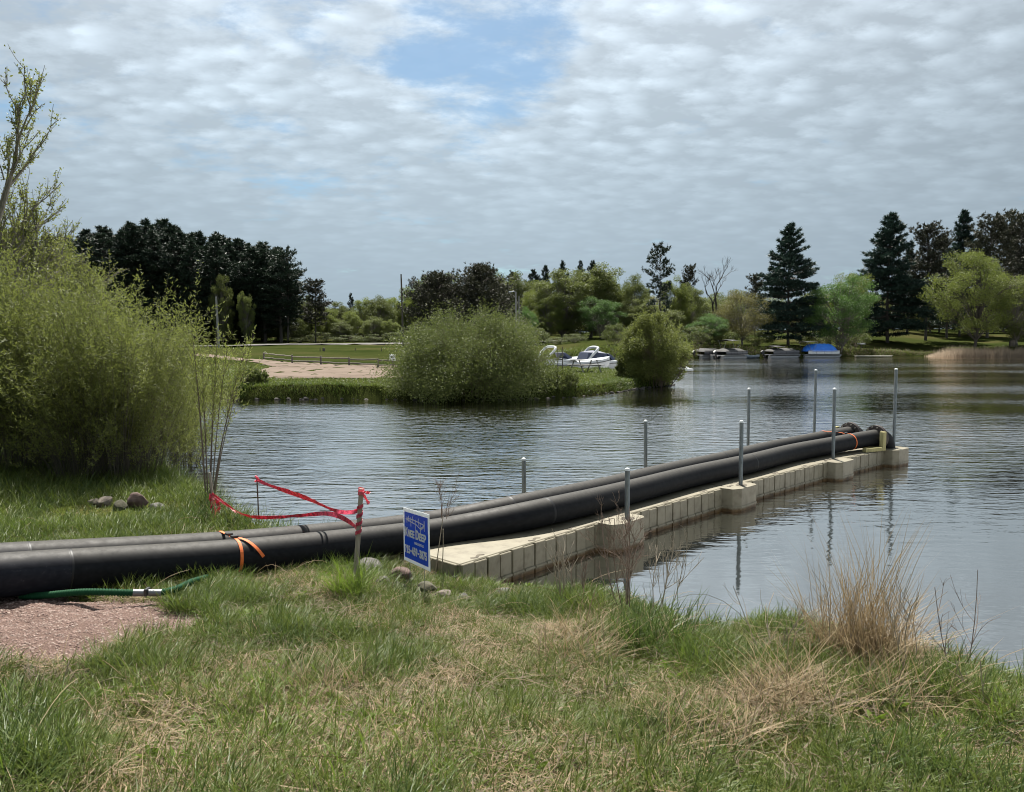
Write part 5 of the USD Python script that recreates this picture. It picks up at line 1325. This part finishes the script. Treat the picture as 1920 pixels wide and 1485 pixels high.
# low floats and furniture on the far bank
fl = single('low_float', cat_meshes([cbox((-2.6, -.8, .02), (2.6, .8, .16), .05)] + [cbox((-2.6 + i * .9, -.84, .16), (-2.6 + i * .9 + .84, .84, .20), .01) for i in range(6)]), mat('float_pale', (.26, .25, .2), (.33, .32, .27), scale=2, rough=.7), 'low pale float lying at the far bank left of the reeds', 'float')
place(UsdGeom.Xformable(fl.GetPrim()), (*at_y(1638, 640, 118.5)[:2], .05), -.25)
f2 = single('swim_raft', cat_meshes([cbox((-1.1, -.8, .05), (1.1, .8, .26), .04)] + [stone_mesh(90 + i, (.16, .14, .10), 1) if False else (stone_mesh(90 + i, (.22, .18, .10), 1)[0] + [-.8 + i * .4, 0, .30], stone_mesh(90 + i, (.22, .18, .10), 1)[1]) for i in range(5)]), hull_white, 'small white raft on the water right of the point', 'raft')
place(UsdGeom.Xformable(f2.GetPrim()), (*at_y(1270, 690, 62)[:2], 0), .1)
wt = thing('white_bench', 'small white table standing under the green multi-stemmed tree on the far bank', 'table', tuple(ground_at(1615, 123)), .3)
part(wt, 'top', cbox((-.5, -.35, .95), (.5, .35, 1.18), .03), hull_white); part(wt, 'pedestal', tube([(0, 0, -.1), (0, 0, .95)], .09, 8), pole_dark)
gd = thing('dark_drum', 'dark rounded bin among the trees above the reeds near the right edge', 'bin', tuple(ground_at(1898, 127)))
part(gd, 'body', tube([(0, 0, 0), (0, 0, .9), (0, 0, 1.1), (0, 0, 1.22)], [.45, .46, .36, .1], 14), pole_dark, smooth=40)

# ------------------------------------------------------------------ grass
green = leafmat('grass_green', [(0, (0.090, 0.120, 0.021)), (.45, (0.151, 0.197, 0.035)), (.85, (0.233, 0.266, 0.058)), (1, (0.440, 0.380, 0.136))], .42, rough=.5)
deep = leafmat('grass_deep_green', [(0, (0.058, 0.093, 0.018)), (.5, (0.104, 0.150, 0.028)), (1, (0.175, 0.219, 0.045))], .42, rough=.45)
lime = leafmat('grass_bright_green', [(0, (0.117, 0.177, 0.022)), (.5, (0.181, 0.253, 0.033)), (1, (0.285, 0.341, 0.061))], .45, rough=.5)
straw = leafmat('grass_straw', [(0, (0.240, 0.179, 0.099)), (.4, (0.432, 0.336, 0.198)), (.8, (0.600, 0.482, 0.308)), (1, (0.720, 0.616, 0.440))], .3, rough=.6)
straw_d = leafmat('grass_old_straw', [(0, (0.15, 0.115, 0.075)), (.5, (0.28, 0.225, 0.15)), (1, (0.44, 0.37, 0.26))], .25, rough=.7)

def blades(rng, n, r, h, w, lean=.35, bend=.5, base=None, az=None, seg=3, droop=0.0, hv=.45):
    """curved tapering grass blades: each a strip that narrows to a point"""
    a = rng.uniform(0, 2 * np.pi, n) if az is None else az + rng.normal(size=n) * .5
    rr = r * np.sqrt(rng.uniform(0, 1, n)); ba = rng.uniform(0, 2 * np.pi, n)
    P0 = np.column_stack([rr * np.cos(ba), rr * np.sin(ba), np.full(n, -.01)]) if base is None else base
    H = h * (1 + hv * rng.uniform(-1, 1, n)); ln = lean * rng.uniform(.1, 1.6, n); bd = bend * rng.uniform(.2, 1.5, n)
    out = np.column_stack([np.cos(a), np.sin(a), np.zeros(n)]); side = np.column_stack([-np.sin(a + .6), np.cos(a + .6), np.zeros(n)])
    V = []
    for k in range(seg + 1):
        t = k / seg
        el = np.maximum(np.pi / 2 - ln - bd * t, -.35 - droop)      # the blade bows over
        if k == 0: p = P0.copy()
        else: p = p + (out * np.cos(el)[:, None] + np.array([0, 0, 1]) * np.sin(el)[:, None]) * (H / seg)[:, None]
        ww = w * (1 - .15 * t) * (rng.uniform(.7, 1.3, n) if k == 0 else 1)
        if k < seg:
            V += [p - side * np.reshape(ww, (-1, 1)) / 2, p + side * np.reshape(ww, (-1, 1)) / 2]
        else: V.append(p)
    m = 2 * seg + 1
    v = np.stack(V, 1).reshape(-1, 3); i = np.arange(n)[:, None] * m; F = []
    for k in range(seg - 1):
        F += [i + [[2 * k, 2 * k + 1, 2 * k + 3]], i + [[2 * k, 2 * k + 3, 2 * k + 2]]]
    F.append(i + [[2 * seg - 2, 2 * seg - 1, 2 * seg]])
    return v, np.vstack(F)
def litter(rng, n, r, L, w, z=.03, tilt=.22):
    """dead blades lying criss-cross"""
    a = rng.uniform(0, 2 * np.pi, n); rr = r * np.sqrt(rng.uniform(0, 1, n)); b = rng.uniform(0, 2 * np.pi, n)
    c = np.column_stack([rr * np.cos(b), rr * np.sin(b), z * rng.uniform(-.2, 1.6, n)])
    d = np.column_stack([np.cos(a), np.sin(a), tilt * rng.normal(size=n)]); L = L * rng.uniform(.4, 1.4, n)
    s = np.column_stack([-np.sin(a), np.cos(a), rng.normal(size=n) * .5]); s /= np.linalg.norm(s, axis=1, keepdims=True)
    mid = c + rng.normal(size=(n, 3)) * .012 + [0, 0, .01]
    e0, e1 = c - d * L[:, None] / 2, c + d * L[:, None] / 2
    w = w * rng.uniform(.6, 1.4, n)[:, None]
    v = np.stack([e0 - s * w / 2, e0 + s * w / 2, mid - s * w / 2, mid + s * w / 2, e1], 1).reshape(-1, 3); i = np.arange(n)[:, None] * 5
    return v, np.vstack([i + [[0, 1, 3]], i + [[0, 3, 2]], i + [[2, 3, 4]]])


def stuff(name, mesh, m, label, cat):
    return single(name, mesh, m, label, cat, kind='stuff')
dock_poly = sg.Polygon([tuple(EDGE[0] - dock_u[0] * .03 - dock_n[0] * .03), tuple(EDGE[1]), tuple(EDGE[1] + dock_n[0] * DW), tuple(EDGE[0] + dock_n[0] * DW - dock_u[0] * .03)])
pipe_line = sg.LineString(near_c[:, :2]); pipe_line2 = sg.LineString(far_c[:, :2])
_S = shapely.points(_P)
_shape = (len(_nx), len(_ny))
_g_patch = (shapely.distance(patch, _S) - shapely.distance(patch.exterior, _S) * shapely.contains(patch, _S)).reshape(_shape); _g_dock = shapely.distance(dock_poly, _S).reshape(_shape)
_g_p1 = shapely.distance(pipe_line, _S).reshape(_shape); _g_p2 = shapely.distance(pipe_line2, _S).reshape(_shape)
_P3 = np.column_stack([_P, np.zeros(len(_P))])
_g_dry = meshkit.fbm(_P3 * 1.3, 4, 21).reshape(_shape); _g_tuft = meshkit.fbm(_P3 * 2.6 + [40, 40, 0], 3, 33).reshape(_shape); _g_lime = meshkit.fbm(_P3 * .9 + [7, 7, 0], 3, 45).reshape(_shape)
in_patch = lambda P: shapely.contains(patch, shapely.points(P))
d_shore = shore_distance
clear = lambda P, r=.10: (_near(_g_patch, P) > .03 - .9 * np.clip(_near(_g_tuft, P) - .46, 0, .3)) & (_near(_g_dock, P) > .02) & (_near(_g_p1, P) > r) & (_near(_g_p2, P) > r)
dry = lambda P: _near(_g_dry, P)      # where the turf is dry
tuft = lambda P: _near(_g_tuft, P)
def field(rng, n, x0, x1, y0, y1, keep, centres=0, sigma=.05, margin=60):
    if centres:
        c = np.column_stack([rng.uniform(x0, x1, centres), rng.uniform(y0, y1, centres)])
        P = c[rng.integers(0, centres, n)] + rng.normal(size=(n, 2)) * sigma
    else:
        P = np.column_stack([rng.uniform(x0, x1, n), rng.uniform(y0, y1, n)])
    u = P[:, 0] / np.maximum(P[:, 1], .5) * FPX
    P = P[np.abs(u) < 960 + margin]; P = P[shore_distance(P) > 0]
    P = P[keep(P)]
    return np.column_stack([P, terrain(P)])
def stand(seed, n, box_, keep, h, w, m, name, label, cat='grass', centres=0, sigma=.05, **kw):
    """one mass of single blades rooted on the ground; h and w may depend on the place"""
    rng = rnd(seed)
    P = field(rng, n, *box_, keep, centres, sigma)
    H = h(P[:, :2]) if callable(h) else np.full(len(P), h)
    v, f = blades(rng, len(P), 0, H, w, base=P - [0, 0, .012], **kw)
    return stuff(name, (v, f), m, label, cat)
NB = (-5.8, 5.6, 1.9, 7.9)
rr2 = lambda P, k: rnd(k).uniform(size=len(P))
shore_taper = lambda P: np.clip(.45 + d_shore(P) / .8, .45, 1)
H0 = lambda P: (.075 + .24 * np.clip(tuft(P) - .25, 0, 1)) * shore_taper(P)
near_dock = lambda P: np.hypot(P[:, 0] + .3, P[:, 1] - 7.0)
stand(1, 330000, NB, lambda P: clear(P) & (rr2(P, 2) < np.clip(1.45 - 3.4 * np.clip(dry(P) - .47, 0, 1), .30, 1)), H0, .0042, green, 'grass', 'short green grass covering the near bank', centres=11000, sigma=.055, lean=.5, bend=.95, droop=.3)
stand(3, 120000, NB, lambda P: clear(P) & (tuft(P) > .47) & (dry(P) < .56), lambda P: H0(P) * 1.15, .0044, deep, 'grass', 'darker green tufts scattered through the turf of the near bank', centres=2600, sigma=.05, lean=.45, bend=.9, droop=.3)
stand(5, 60000, NB, lambda P: clear(P) & (_near(_g_lime, P) > .53), lambda P: H0(P) * 1.1, .0044, lime, 'grass', 'bright yellow-green grass patches on the near bank', centres=1500, sigma=.07, lean=.5, bend=.95, droop=.3)
stand(7, 70000, NB, lambda P: clear(P) & (dry(P) > .48), lambda P: .12 + .06 * rr2(P, 8), .0036, straw, 'dry_grass', 'bent dry grass blades standing through the turf', 'dry grass', centres=5200, sigma=.07, lean=1.0, bend=1.1, droop=.5)
def lie(seed, n, keep, m, name, label, L=.17, centres=0):
    rng = rnd(seed); P = field(rng, n, *NB, keep, centres, .09)
    v, f = litter(rng, len(P), 0, L, .0036, .03)
    return stuff(name, (v + np.repeat(P, 5, 0), f), m, label, 'dry grass')
lie(9, 110000, lambda P: clear(P) & (dry(P) > .46 + .14 * rr2(P, 10)), straw, 'dry_thatch', 'pale dead grass lying matted among the green on the near bank')
lie(11, 50000, lambda P: clear(P), straw_d, 'dry_thatch', 'older brown thatch lying under the turf of the near bank', centres=6000)
def long_straws(seed, n, keep, L, label):
    rng = rnd(seed); P = field(rng, n, *NB, keep)
    W = []
    for q in P:
        a = rng.uniform(0, 6.28); l = L * rng.uniform(.5, 1.4); d = np.array([math.cos(a), math.sin(a), rng.uniform(.0, .35)])
        W.append(tube(curve(q + [0, 0, .03], q + d * l + [0, 0, .04], [0, 0, rng.uniform(.0, .08)] + rng.normal(size=3) * .02, 6), np.linspace(.0022, .0012, 6), 3, False))
    return stuff('dry_stalks', cat_meshes(W), straw, label, 'dry grass')
long_straws(12, 420, lambda P: clear(P), .32, 'long pale stalks lying over the turf of the near bank')
long_straws(14, 500, lambda P: clear(P) & (P[:, 0] > .8) & (P[:, 1] > 2.6), .42, 'long pale stalks lying over the right part of the bank')
rngw = rnd(31); Pw = field(rngw, 900, *NB, lambda P: clear(P) & (_near(_g_lime, P) > .50))
kw = np.repeat(np.arange(len(Pw)), 9); aw = rngw.uniform(0, 6.28, len(kw))
Dw = np.column_stack([np.cos(aw), np.sin(aw), rngw.uniform(.2, 1.0, len(kw))]); Dw /= np.linalg.norm(Dw, axis=1, keepdims=True)
stuff('broadleaf_weeds', leaves(Pw[kw] + Dw * .015 + [0, 0, .02], Dw, rngw.uniform(.03, .075, len(kw)), .024, rngw), lime, 'small broad-leaved weeds growing among the grass of the near bank', 'weeds')
# longer grass along the water's edge and behind the pipes
def edge_keep(P):
    d = d_shore(P)
    return clear(P, .16) & (d < .55) & ((P[:, 0] > .15) | (P[:, 0] < -1.7)) & (rr2(P, 6) < np.clip(1.15 - d / .55, .1, 1)) & (meshkit.fbm(np.column_stack([P * 1.6, np.zeros(len(P))]), 2, 8) > .40)
stand(13, 60000, (-9, 6, 1.9, 12.5), edge_keep, lambda P: (.11 + .13 * rr2(P, 14)) * np.where(P[:, 0] < -1.6, 1.6, np.clip(near_dock(P) / 1.9, .45, 1)), .0050, deep, 'shore_grass', 'long green grass fringing the water edge', centres=2200, sigma=.05, lean=.3, bend=.8, droop=.2)
def lush_keep(P):
    return clear(P, .17) & (_near(_g_p1, P) > .16) & ((P - near_c[60, :2]) @ np.array([-.42, .9]) > .12) & (P[:, 0] < -1.4)
SPILE = at_y(240, 970, 9.0)[:2]
stand(15, 150000, (-13, -1.2, 5.4, 15), lush_keep, lambda P: (.10 + .17 * rr2(P, 16)) * np.clip(np.hypot(P[:, 0] - SPILE[0], (P[:, 1] - SPILE[1] + .45) * .8) / .9, .28, 1), .0062, green, 'lush_grass', 'lush green grass on the bank behind the pipes', centres=5200, sigma=.09, lean=.4, bend=.9, droop=.3)
stand(17, 60000, (-13, -1.2, 5.4, 15), lush_keep, lambda P: (.10 + .15 * rr2(P, 18)) * np.clip(np.hypot(P[:, 0] - SPILE[0], (P[:, 1] - SPILE[1] + .45) * .8) / .9, .28, 1), .0062, deep, 'lush_grass', 'darker green tufts in the grass behind the pipes', centres=1400, sigma=.09, lean=.4, bend=.8, droop=.3)

# pink gravel stones
rng = rnd(12)
q = np.column_stack([rng.uniform(-5.6, -1.8, 60000), rng.uniform(3.6, 6.2, 60000)])
dd = shapely.distance(patch.exterior, shapely.points(q)); ins = in_patch(q)
q = q[(ins | (dd < .45 * rng.uniform(size=len(q)) ** 3))][:13000]
z = np.where(in_patch(q), patch_z(q), terrain(q)) + .004
gm = mat('gravel_pink', (0.095, 0.058, 0.047), (0.215, 0.143, 0.118), scale=40, rough=.9)
gm2 = mat('gravel_pale', (0.14, 0.10, 0.082), (0.28, 0.215, 0.18), scale=40, rough=.9)
for mk, m, lab in ((0, gm, 'loose pinkish gravel stones spread beside the pipes'), (1, gm2, 'paler stones among the loose pinkish gravel')):
    sel = np.arange(len(q))[(np.arange(len(q)) % 3 == 0) == bool(mk)]
    vs, fs, nv = [], [], 0
    for k in range(6):
        sv, sf = stone_mesh(400 + k, (.011, .0095, .008), 0)
        s_ = sel[k::6]; sc = rng.uniform(.45, 1.4, len(s_)); a = rng.uniform(0, 6.28, len(s_))
        R = np.stack([np.stack([np.cos(a), -np.sin(a)], -1), np.stack([np.sin(a), np.cos(a)], -1)], -2)
        xy = np.einsum('nij,vj->nvi', R, sv[:, :2]) * sc[:, None, None]
        V = np.concatenate([xy + q[s_][:, None], (sv[:, 2][None] * sc[:, None] + z[s_][:, None])[..., None]], -1).reshape(-1, 3)
        vs.append(V); fs.append((np.arange(len(s_))[:, None, None] * len(sv) + sf[None]).reshape(-1, 3) + nv); nv += len(V)
    stuff('gravel', (np.vstack(vs), np.vstack(fs)), m, lab, 'gravel')

# grass across the water: fringe and lawn of the point, the far bank, reeds
def fringe(P):
    d = d_shore(P); return (d < 1.0) & (P[:, 1] > 30.5) & (P[:, 1] < 60) & (rr2(P, 19) < np.clip(1.15 - d, .12, 1))
fh = lambda P: .05 + .22 * meshkit.fbm(np.column_stack([P * .8, np.zeros(len(P))]), 3, 61)
stand(20, 420000, (-20, 10, 30.8, 52), fringe, fh, .017, green, 'bank_grass', 'ragged green grass fringing the point across the water', seg=2, lean=.4, bend=.7)
stand(21, 160000, (-20, 10, 30.8, 52), fringe, lambda P: fh(P) * 1.15, .017, deep, 'bank_grass', 'dark green tufts in the fringe of the point across the water', centres=3000, sigma=.2, seg=2, lean=.35, bend=.6)
stand(22, 130000, (-20, 9.5, 32, 50), lambda P: ~shapely.contains(lot.buffer(.2), shapely.points(P)), lambda P: .05 + .10 * rr2(P, 23), .024, green, 'lawn_grass', 'mown grass on the point across the water', seg=2, lean=.5, bend=.7)
stand(24, 420000, (0, 110, 84, 129), lambda P: (d_shore(P) < 2.2) & (rr2(P, 25) < 1.1 - d_shore(P) / 2.2), lambda P: .2 + .45 * rr2(P, 26), .045, green, 'far_bank_grass', 'rough grass along the far bank', seg=2, lean=.4, bend=.6)
stand(27, 200000, (10, 110, 100, 129), lambda P: (d_shore(P) < 1.8) & (rr2(P, 28) < 1.0 - d_shore(P) / 2.0), lambda P: .2 + .5 * rr2(P, 29), .045, straw_d, 'far_bank_grass', 'dead brown grass along the far bank', seg=2, lean=.4, bend=.6)
reed = leafmat('reed_straw', [(0, (0.40, 0.325, 0.245)), (.5, (0.55, 0.46, 0.37)), (1, (0.66, 0.57, 0.48))], .5, rough=.7)
x0 = at_y(1742, 660, 122)[0]
rng = rnd(30)
P = np.column_stack([rng.uniform(x0, x0 + 34, 30000), 120.9 + 4.6 * rng.uniform(size=30000) ** 1.5 + rng.uniform(-.3, .3, 30000)]); P = P[d_shore(P) < 2.6][:16000]
hh_ = (1.05 + .5 * rng.uniform(size=len(P))) * np.clip(.35 + (P[:, 0] - x0) / 5, .35, 1) * (.6 + .6 * meshkit.noise(np.column_stack([P * .8, np.zeros(len(P))]), 3))
stuff('reeds', blades(rng, len(P), 0, hh_, .03, base=np.column_stack([P, np.full(len(P), -.1)]), seg=2, lean=.08, bend=.18), reed, 'band of pale dead reeds along the far bank at right', 'reeds')

# ------------------------------------------------------------------ single plants near the camera
def gz(x, y): return terrain([[x, y]])[0]
p = at_y(655, 1118, 6.05); p[2] = gz(p[0], p[1])
tu = thing('grass_tussock', 'bright green grass tussock with dead straw at its foot beside the front stake', 'tussock', tuple(p))
part(tu, 'green_blades', blades(rnd(500), 420, .15, .34, .0045, lean=.42, bend=.75, droop=.2), lime)
part(tu, 'dead_blades', blades(rnd(501), 220, .13, .24, .0045, lean=1.0, bend=1.5, droop=1.0), straw_d)
CL = {}
for i, (px, py, n, h, m, lab) in enumerate([(1235, 1215, 420, .34, deep, 'tall dark green grass clump leaning over the water at the bank corner'), (1110, 1150, 220, .22, green, 'green grass clump at the water edge right of the dock corner'), (1370, 1215, 150, .14, green, 'short green clump on the bank right of the dark grass clump'),
        (905, 1112, 160, .13, lime, 'green grass clump below the side of the dock'), (820, 1080, 130, .10, deep, 'dark green tuft at the dock corner below the bare sapling'), (440, 990, 200, .24, deep, 'long green clump behind the pipes at the foot of the rod'), (375, 980, 220, .28, deep, 'long green clump at the foot of the leaning stake'),
        (1790, 1310, 240, .24, deep, 'dark green grass clump on the bank near the right edge'), (1500, 1240, 220, .18, green, 'green clump at the foot of the dry grass')]):
    p = plant_at(px, py)
    c = thing('grass_clump', lab, 'grass clump', tuple(p))
    part(c, 'blades', blades(rnd(510 + i), n, .10 + .0004 * n, h, .0058, lean=.42, bend=.8, droop=.3), m)
    part(c, 'dead_blades', blades(rnd(530 + i), n // 6, .12 + .0003 * n, h * .9, .004, lean=.6, bend=.8, droop=.3), straw)
p = plant_at(1615, 1235)
dg = thing('dry_grass_clump', 'tall straw coloured dry grass clump standing on the bank at right', 'dry grass', tuple(p))
for k, (ox, oy, n_, h_, l_) in enumerate(((-.19, .02, 110, .50, .30), (.02, 0, 170, .68, .16), (.20, -.04, 100, .46, .34), (-.05, -.18, 90, .40, .45))):
    bv, bf = blades(rnd(550 + k), n_, .13, h_, .0038, lean=l_, bend=.36, hv=.6)
    part(dg, 'standing_blades', (bv + [ox, oy, 0], bf), straw)
part(dg, 'fallen_blades', blades(rnd(557), 420, .22, .46, .0045, lean=.7, bend=1.0, droop=.3), straw)
part(dg, 'fallen_blades', blades(rnd(558), 150, .22, .60, .0045, lean=1.1, bend=.5, droop=.2), straw_d)
for i, (px, py, n, h, lab) in enumerate([(1480, 1330, 260, .42, 'fallen heap of dry straw on the bank below the tall dry clump'), (1085, 1235, 240, .34, 'heap of old dry grass behind the green bank clump'), (1690, 1330, 200, .40, 'bent dry grass heap below the right bank'), (1310, 1395, 150, .34, 'flattened dry grass in the foreground turf'), (610, 1300, 160, .26, 'patch of pale straw in the foreground below the tussock'), (1090, 1190, 120, .30, 'pale dry tuft at the water edge under the brown weed')]):
    p = plant_at(px, py)
    c = thing('dry_grass_heap', lab, 'dry grass', tuple(p))
    part(c, 'blades', blades(rnd(560 + i), n, .24, h, .0042, lean=1.05, bend=.7, droop=.3), straw)
    part(c, 'old_blades', blades(rnd(580 + i), n // 2, .26, h * .8, .0042, lean=1.2, bend=.6, droop=.3), straw_d)

stem_mat = mat('dry_stem', (0.20, 0.16, 0.115), (0.34, 0.285, 0.215), scale=20, rough=.8)
stem_brown = mat('dry_stem_brown', (0.10, 0.065, 0.048), (0.20, 0.14, 0.105), scale=20, rough=.8)
def weed(seed, H, n, spread, r0=.0022, levels=3, up=.25, br=4):
    rng = rnd(seed); W = []
    def grow(p, d, L, r, lev):
        e = p + d * L
        c = curve(p, e, rng.normal(size=3) * L * .07, 6)
        W.append(tube(c, np.linspace(r, r * .55, 6), 4, False))
        if lev == levels: return
        for k in range(br if lev else br + 2):
            t = rng.uniform(.35, 1.0)
            q = c[int(t * 5)]
            grow(q, unit(d + rand_dirs(rng, 1)[0] * .75 + [0, 0, up]), L * rng.uniform(.25, .5), r * .55, lev + 1)
    for i in range(n):
        a = rng.uniform(0, 6.28)
        grow(np.array([math.cos(a), math.sin(a), 0]) * rng.uniform(0, spread * .3), unit([math.cos(a) * spread, math.sin(a) * spread, 1]), H * rng.uniform(.55, .8), r0, 0)
    return cat_meshes(W)
def single_weed(px, py, H, seed, label, n=4, spread=.25, m=stem_mat, levels=2, r0=.0022, br=4, up=.25):
    r0 *= 1.5
    p = plant_at(px, py)
    o = thing('dry_weed', label, 'dead weed', tuple(p))
    part(o, 'stems', weed(seed, H, n, spread, r0, levels, up, br), m)
def hgt(px, foot, top):
    p = plant_at(px, foot); return at_y(px, top, p[1])[2] - p[2]
single_weed(1175, 1150, hgt(1175, 1150, 890), 600, 'brown branching dead weed standing in front of the nearest post', 6, .22, stem_brown, 3, .0032, 4)
single_weed(1225, 1165, hgt(1225, 1165, 960), 601, 'leaning pale dead weed right of the brown branching weed', 4, .30, stem_mat, 2, .003)
single_weed(1055, 1130, hgt(1055, 1130, 985), 602, 'upright pale dead stalks in front of the dock side', 6, .14, stem_mat, 1, .0035, 3)
single_weed(1090, 1130, hgt(1090, 1130, 1010), 603, 'thin brown stalks right of the pale stalks at the dock side', 4, .16, stem_brown, 1, .0028, 3)
single_weed(1700, 1270, hgt(1700, 1270, 1020), 604, 'tall thin dry stalks on the right bank over the water', 4, .35, stem_mat, 1, .0024, 3)
single_weed(1800, 1285, hgt(1800, 1285, 985), 605, 'tallest thin dark stalk near the right edge', 2, .22, stem_brown, 2, .0024, 3)
single_weed(1455, 1235, hgt(1455, 1235, 1065), 606, 'sparse dry stalks left of the tall dry grass clump', 6, .45, stem_mat, 1, .0022, 3)
single_weed(1560, 1235, hgt(1560, 1235, 1035), 607, 'dry stalks rising through the tall dry grass clump', 7, .28, stem_mat, 1, .0022, 4)
single_weed(1875, 1330, hgt(1875, 1330, 1150), 608, 'pale forked dry stalk at the right edge of the bank', 3, .5, stem_mat, 1, .0025, 2)
single_weed(90, 1300, hgt(90, 1300, 1210), 609, 'short dry stalks at the lower edge of the gravel', 3, .3, stem_mat, 1, .0022, 3)
sb = plant_at(822, 1085)
o = thing('bare_sapling', 'thin bare sapling with two stems and fine twigs beside the yard sign', 'sapling', tuple(sb))
Hs = at_y(825, 872, sb[1])[2] - sb[2]
b0, top_ = np.array([-.02, 0, -.05]), np.array([.05, 0, Hs * .55])
part(o, 'stem', cat_meshes([tube(curve((-.045, 0, -.05), top_, (.0, 0, 0), 8), np.linspace(.006, .0045, 8), 6), tube(curve((.015, .01, -.05), top_ * [1, 1, .80], (.012, 0, 0), 8), np.linspace(.006, .0045, 8), 6)]), stem_mat)
wv, wf = weed(620, Hs * .50, 5, .42, .0028, 2, .35, 4)
part(o, 'twigs', (wv + top_, wf), stem_brown)
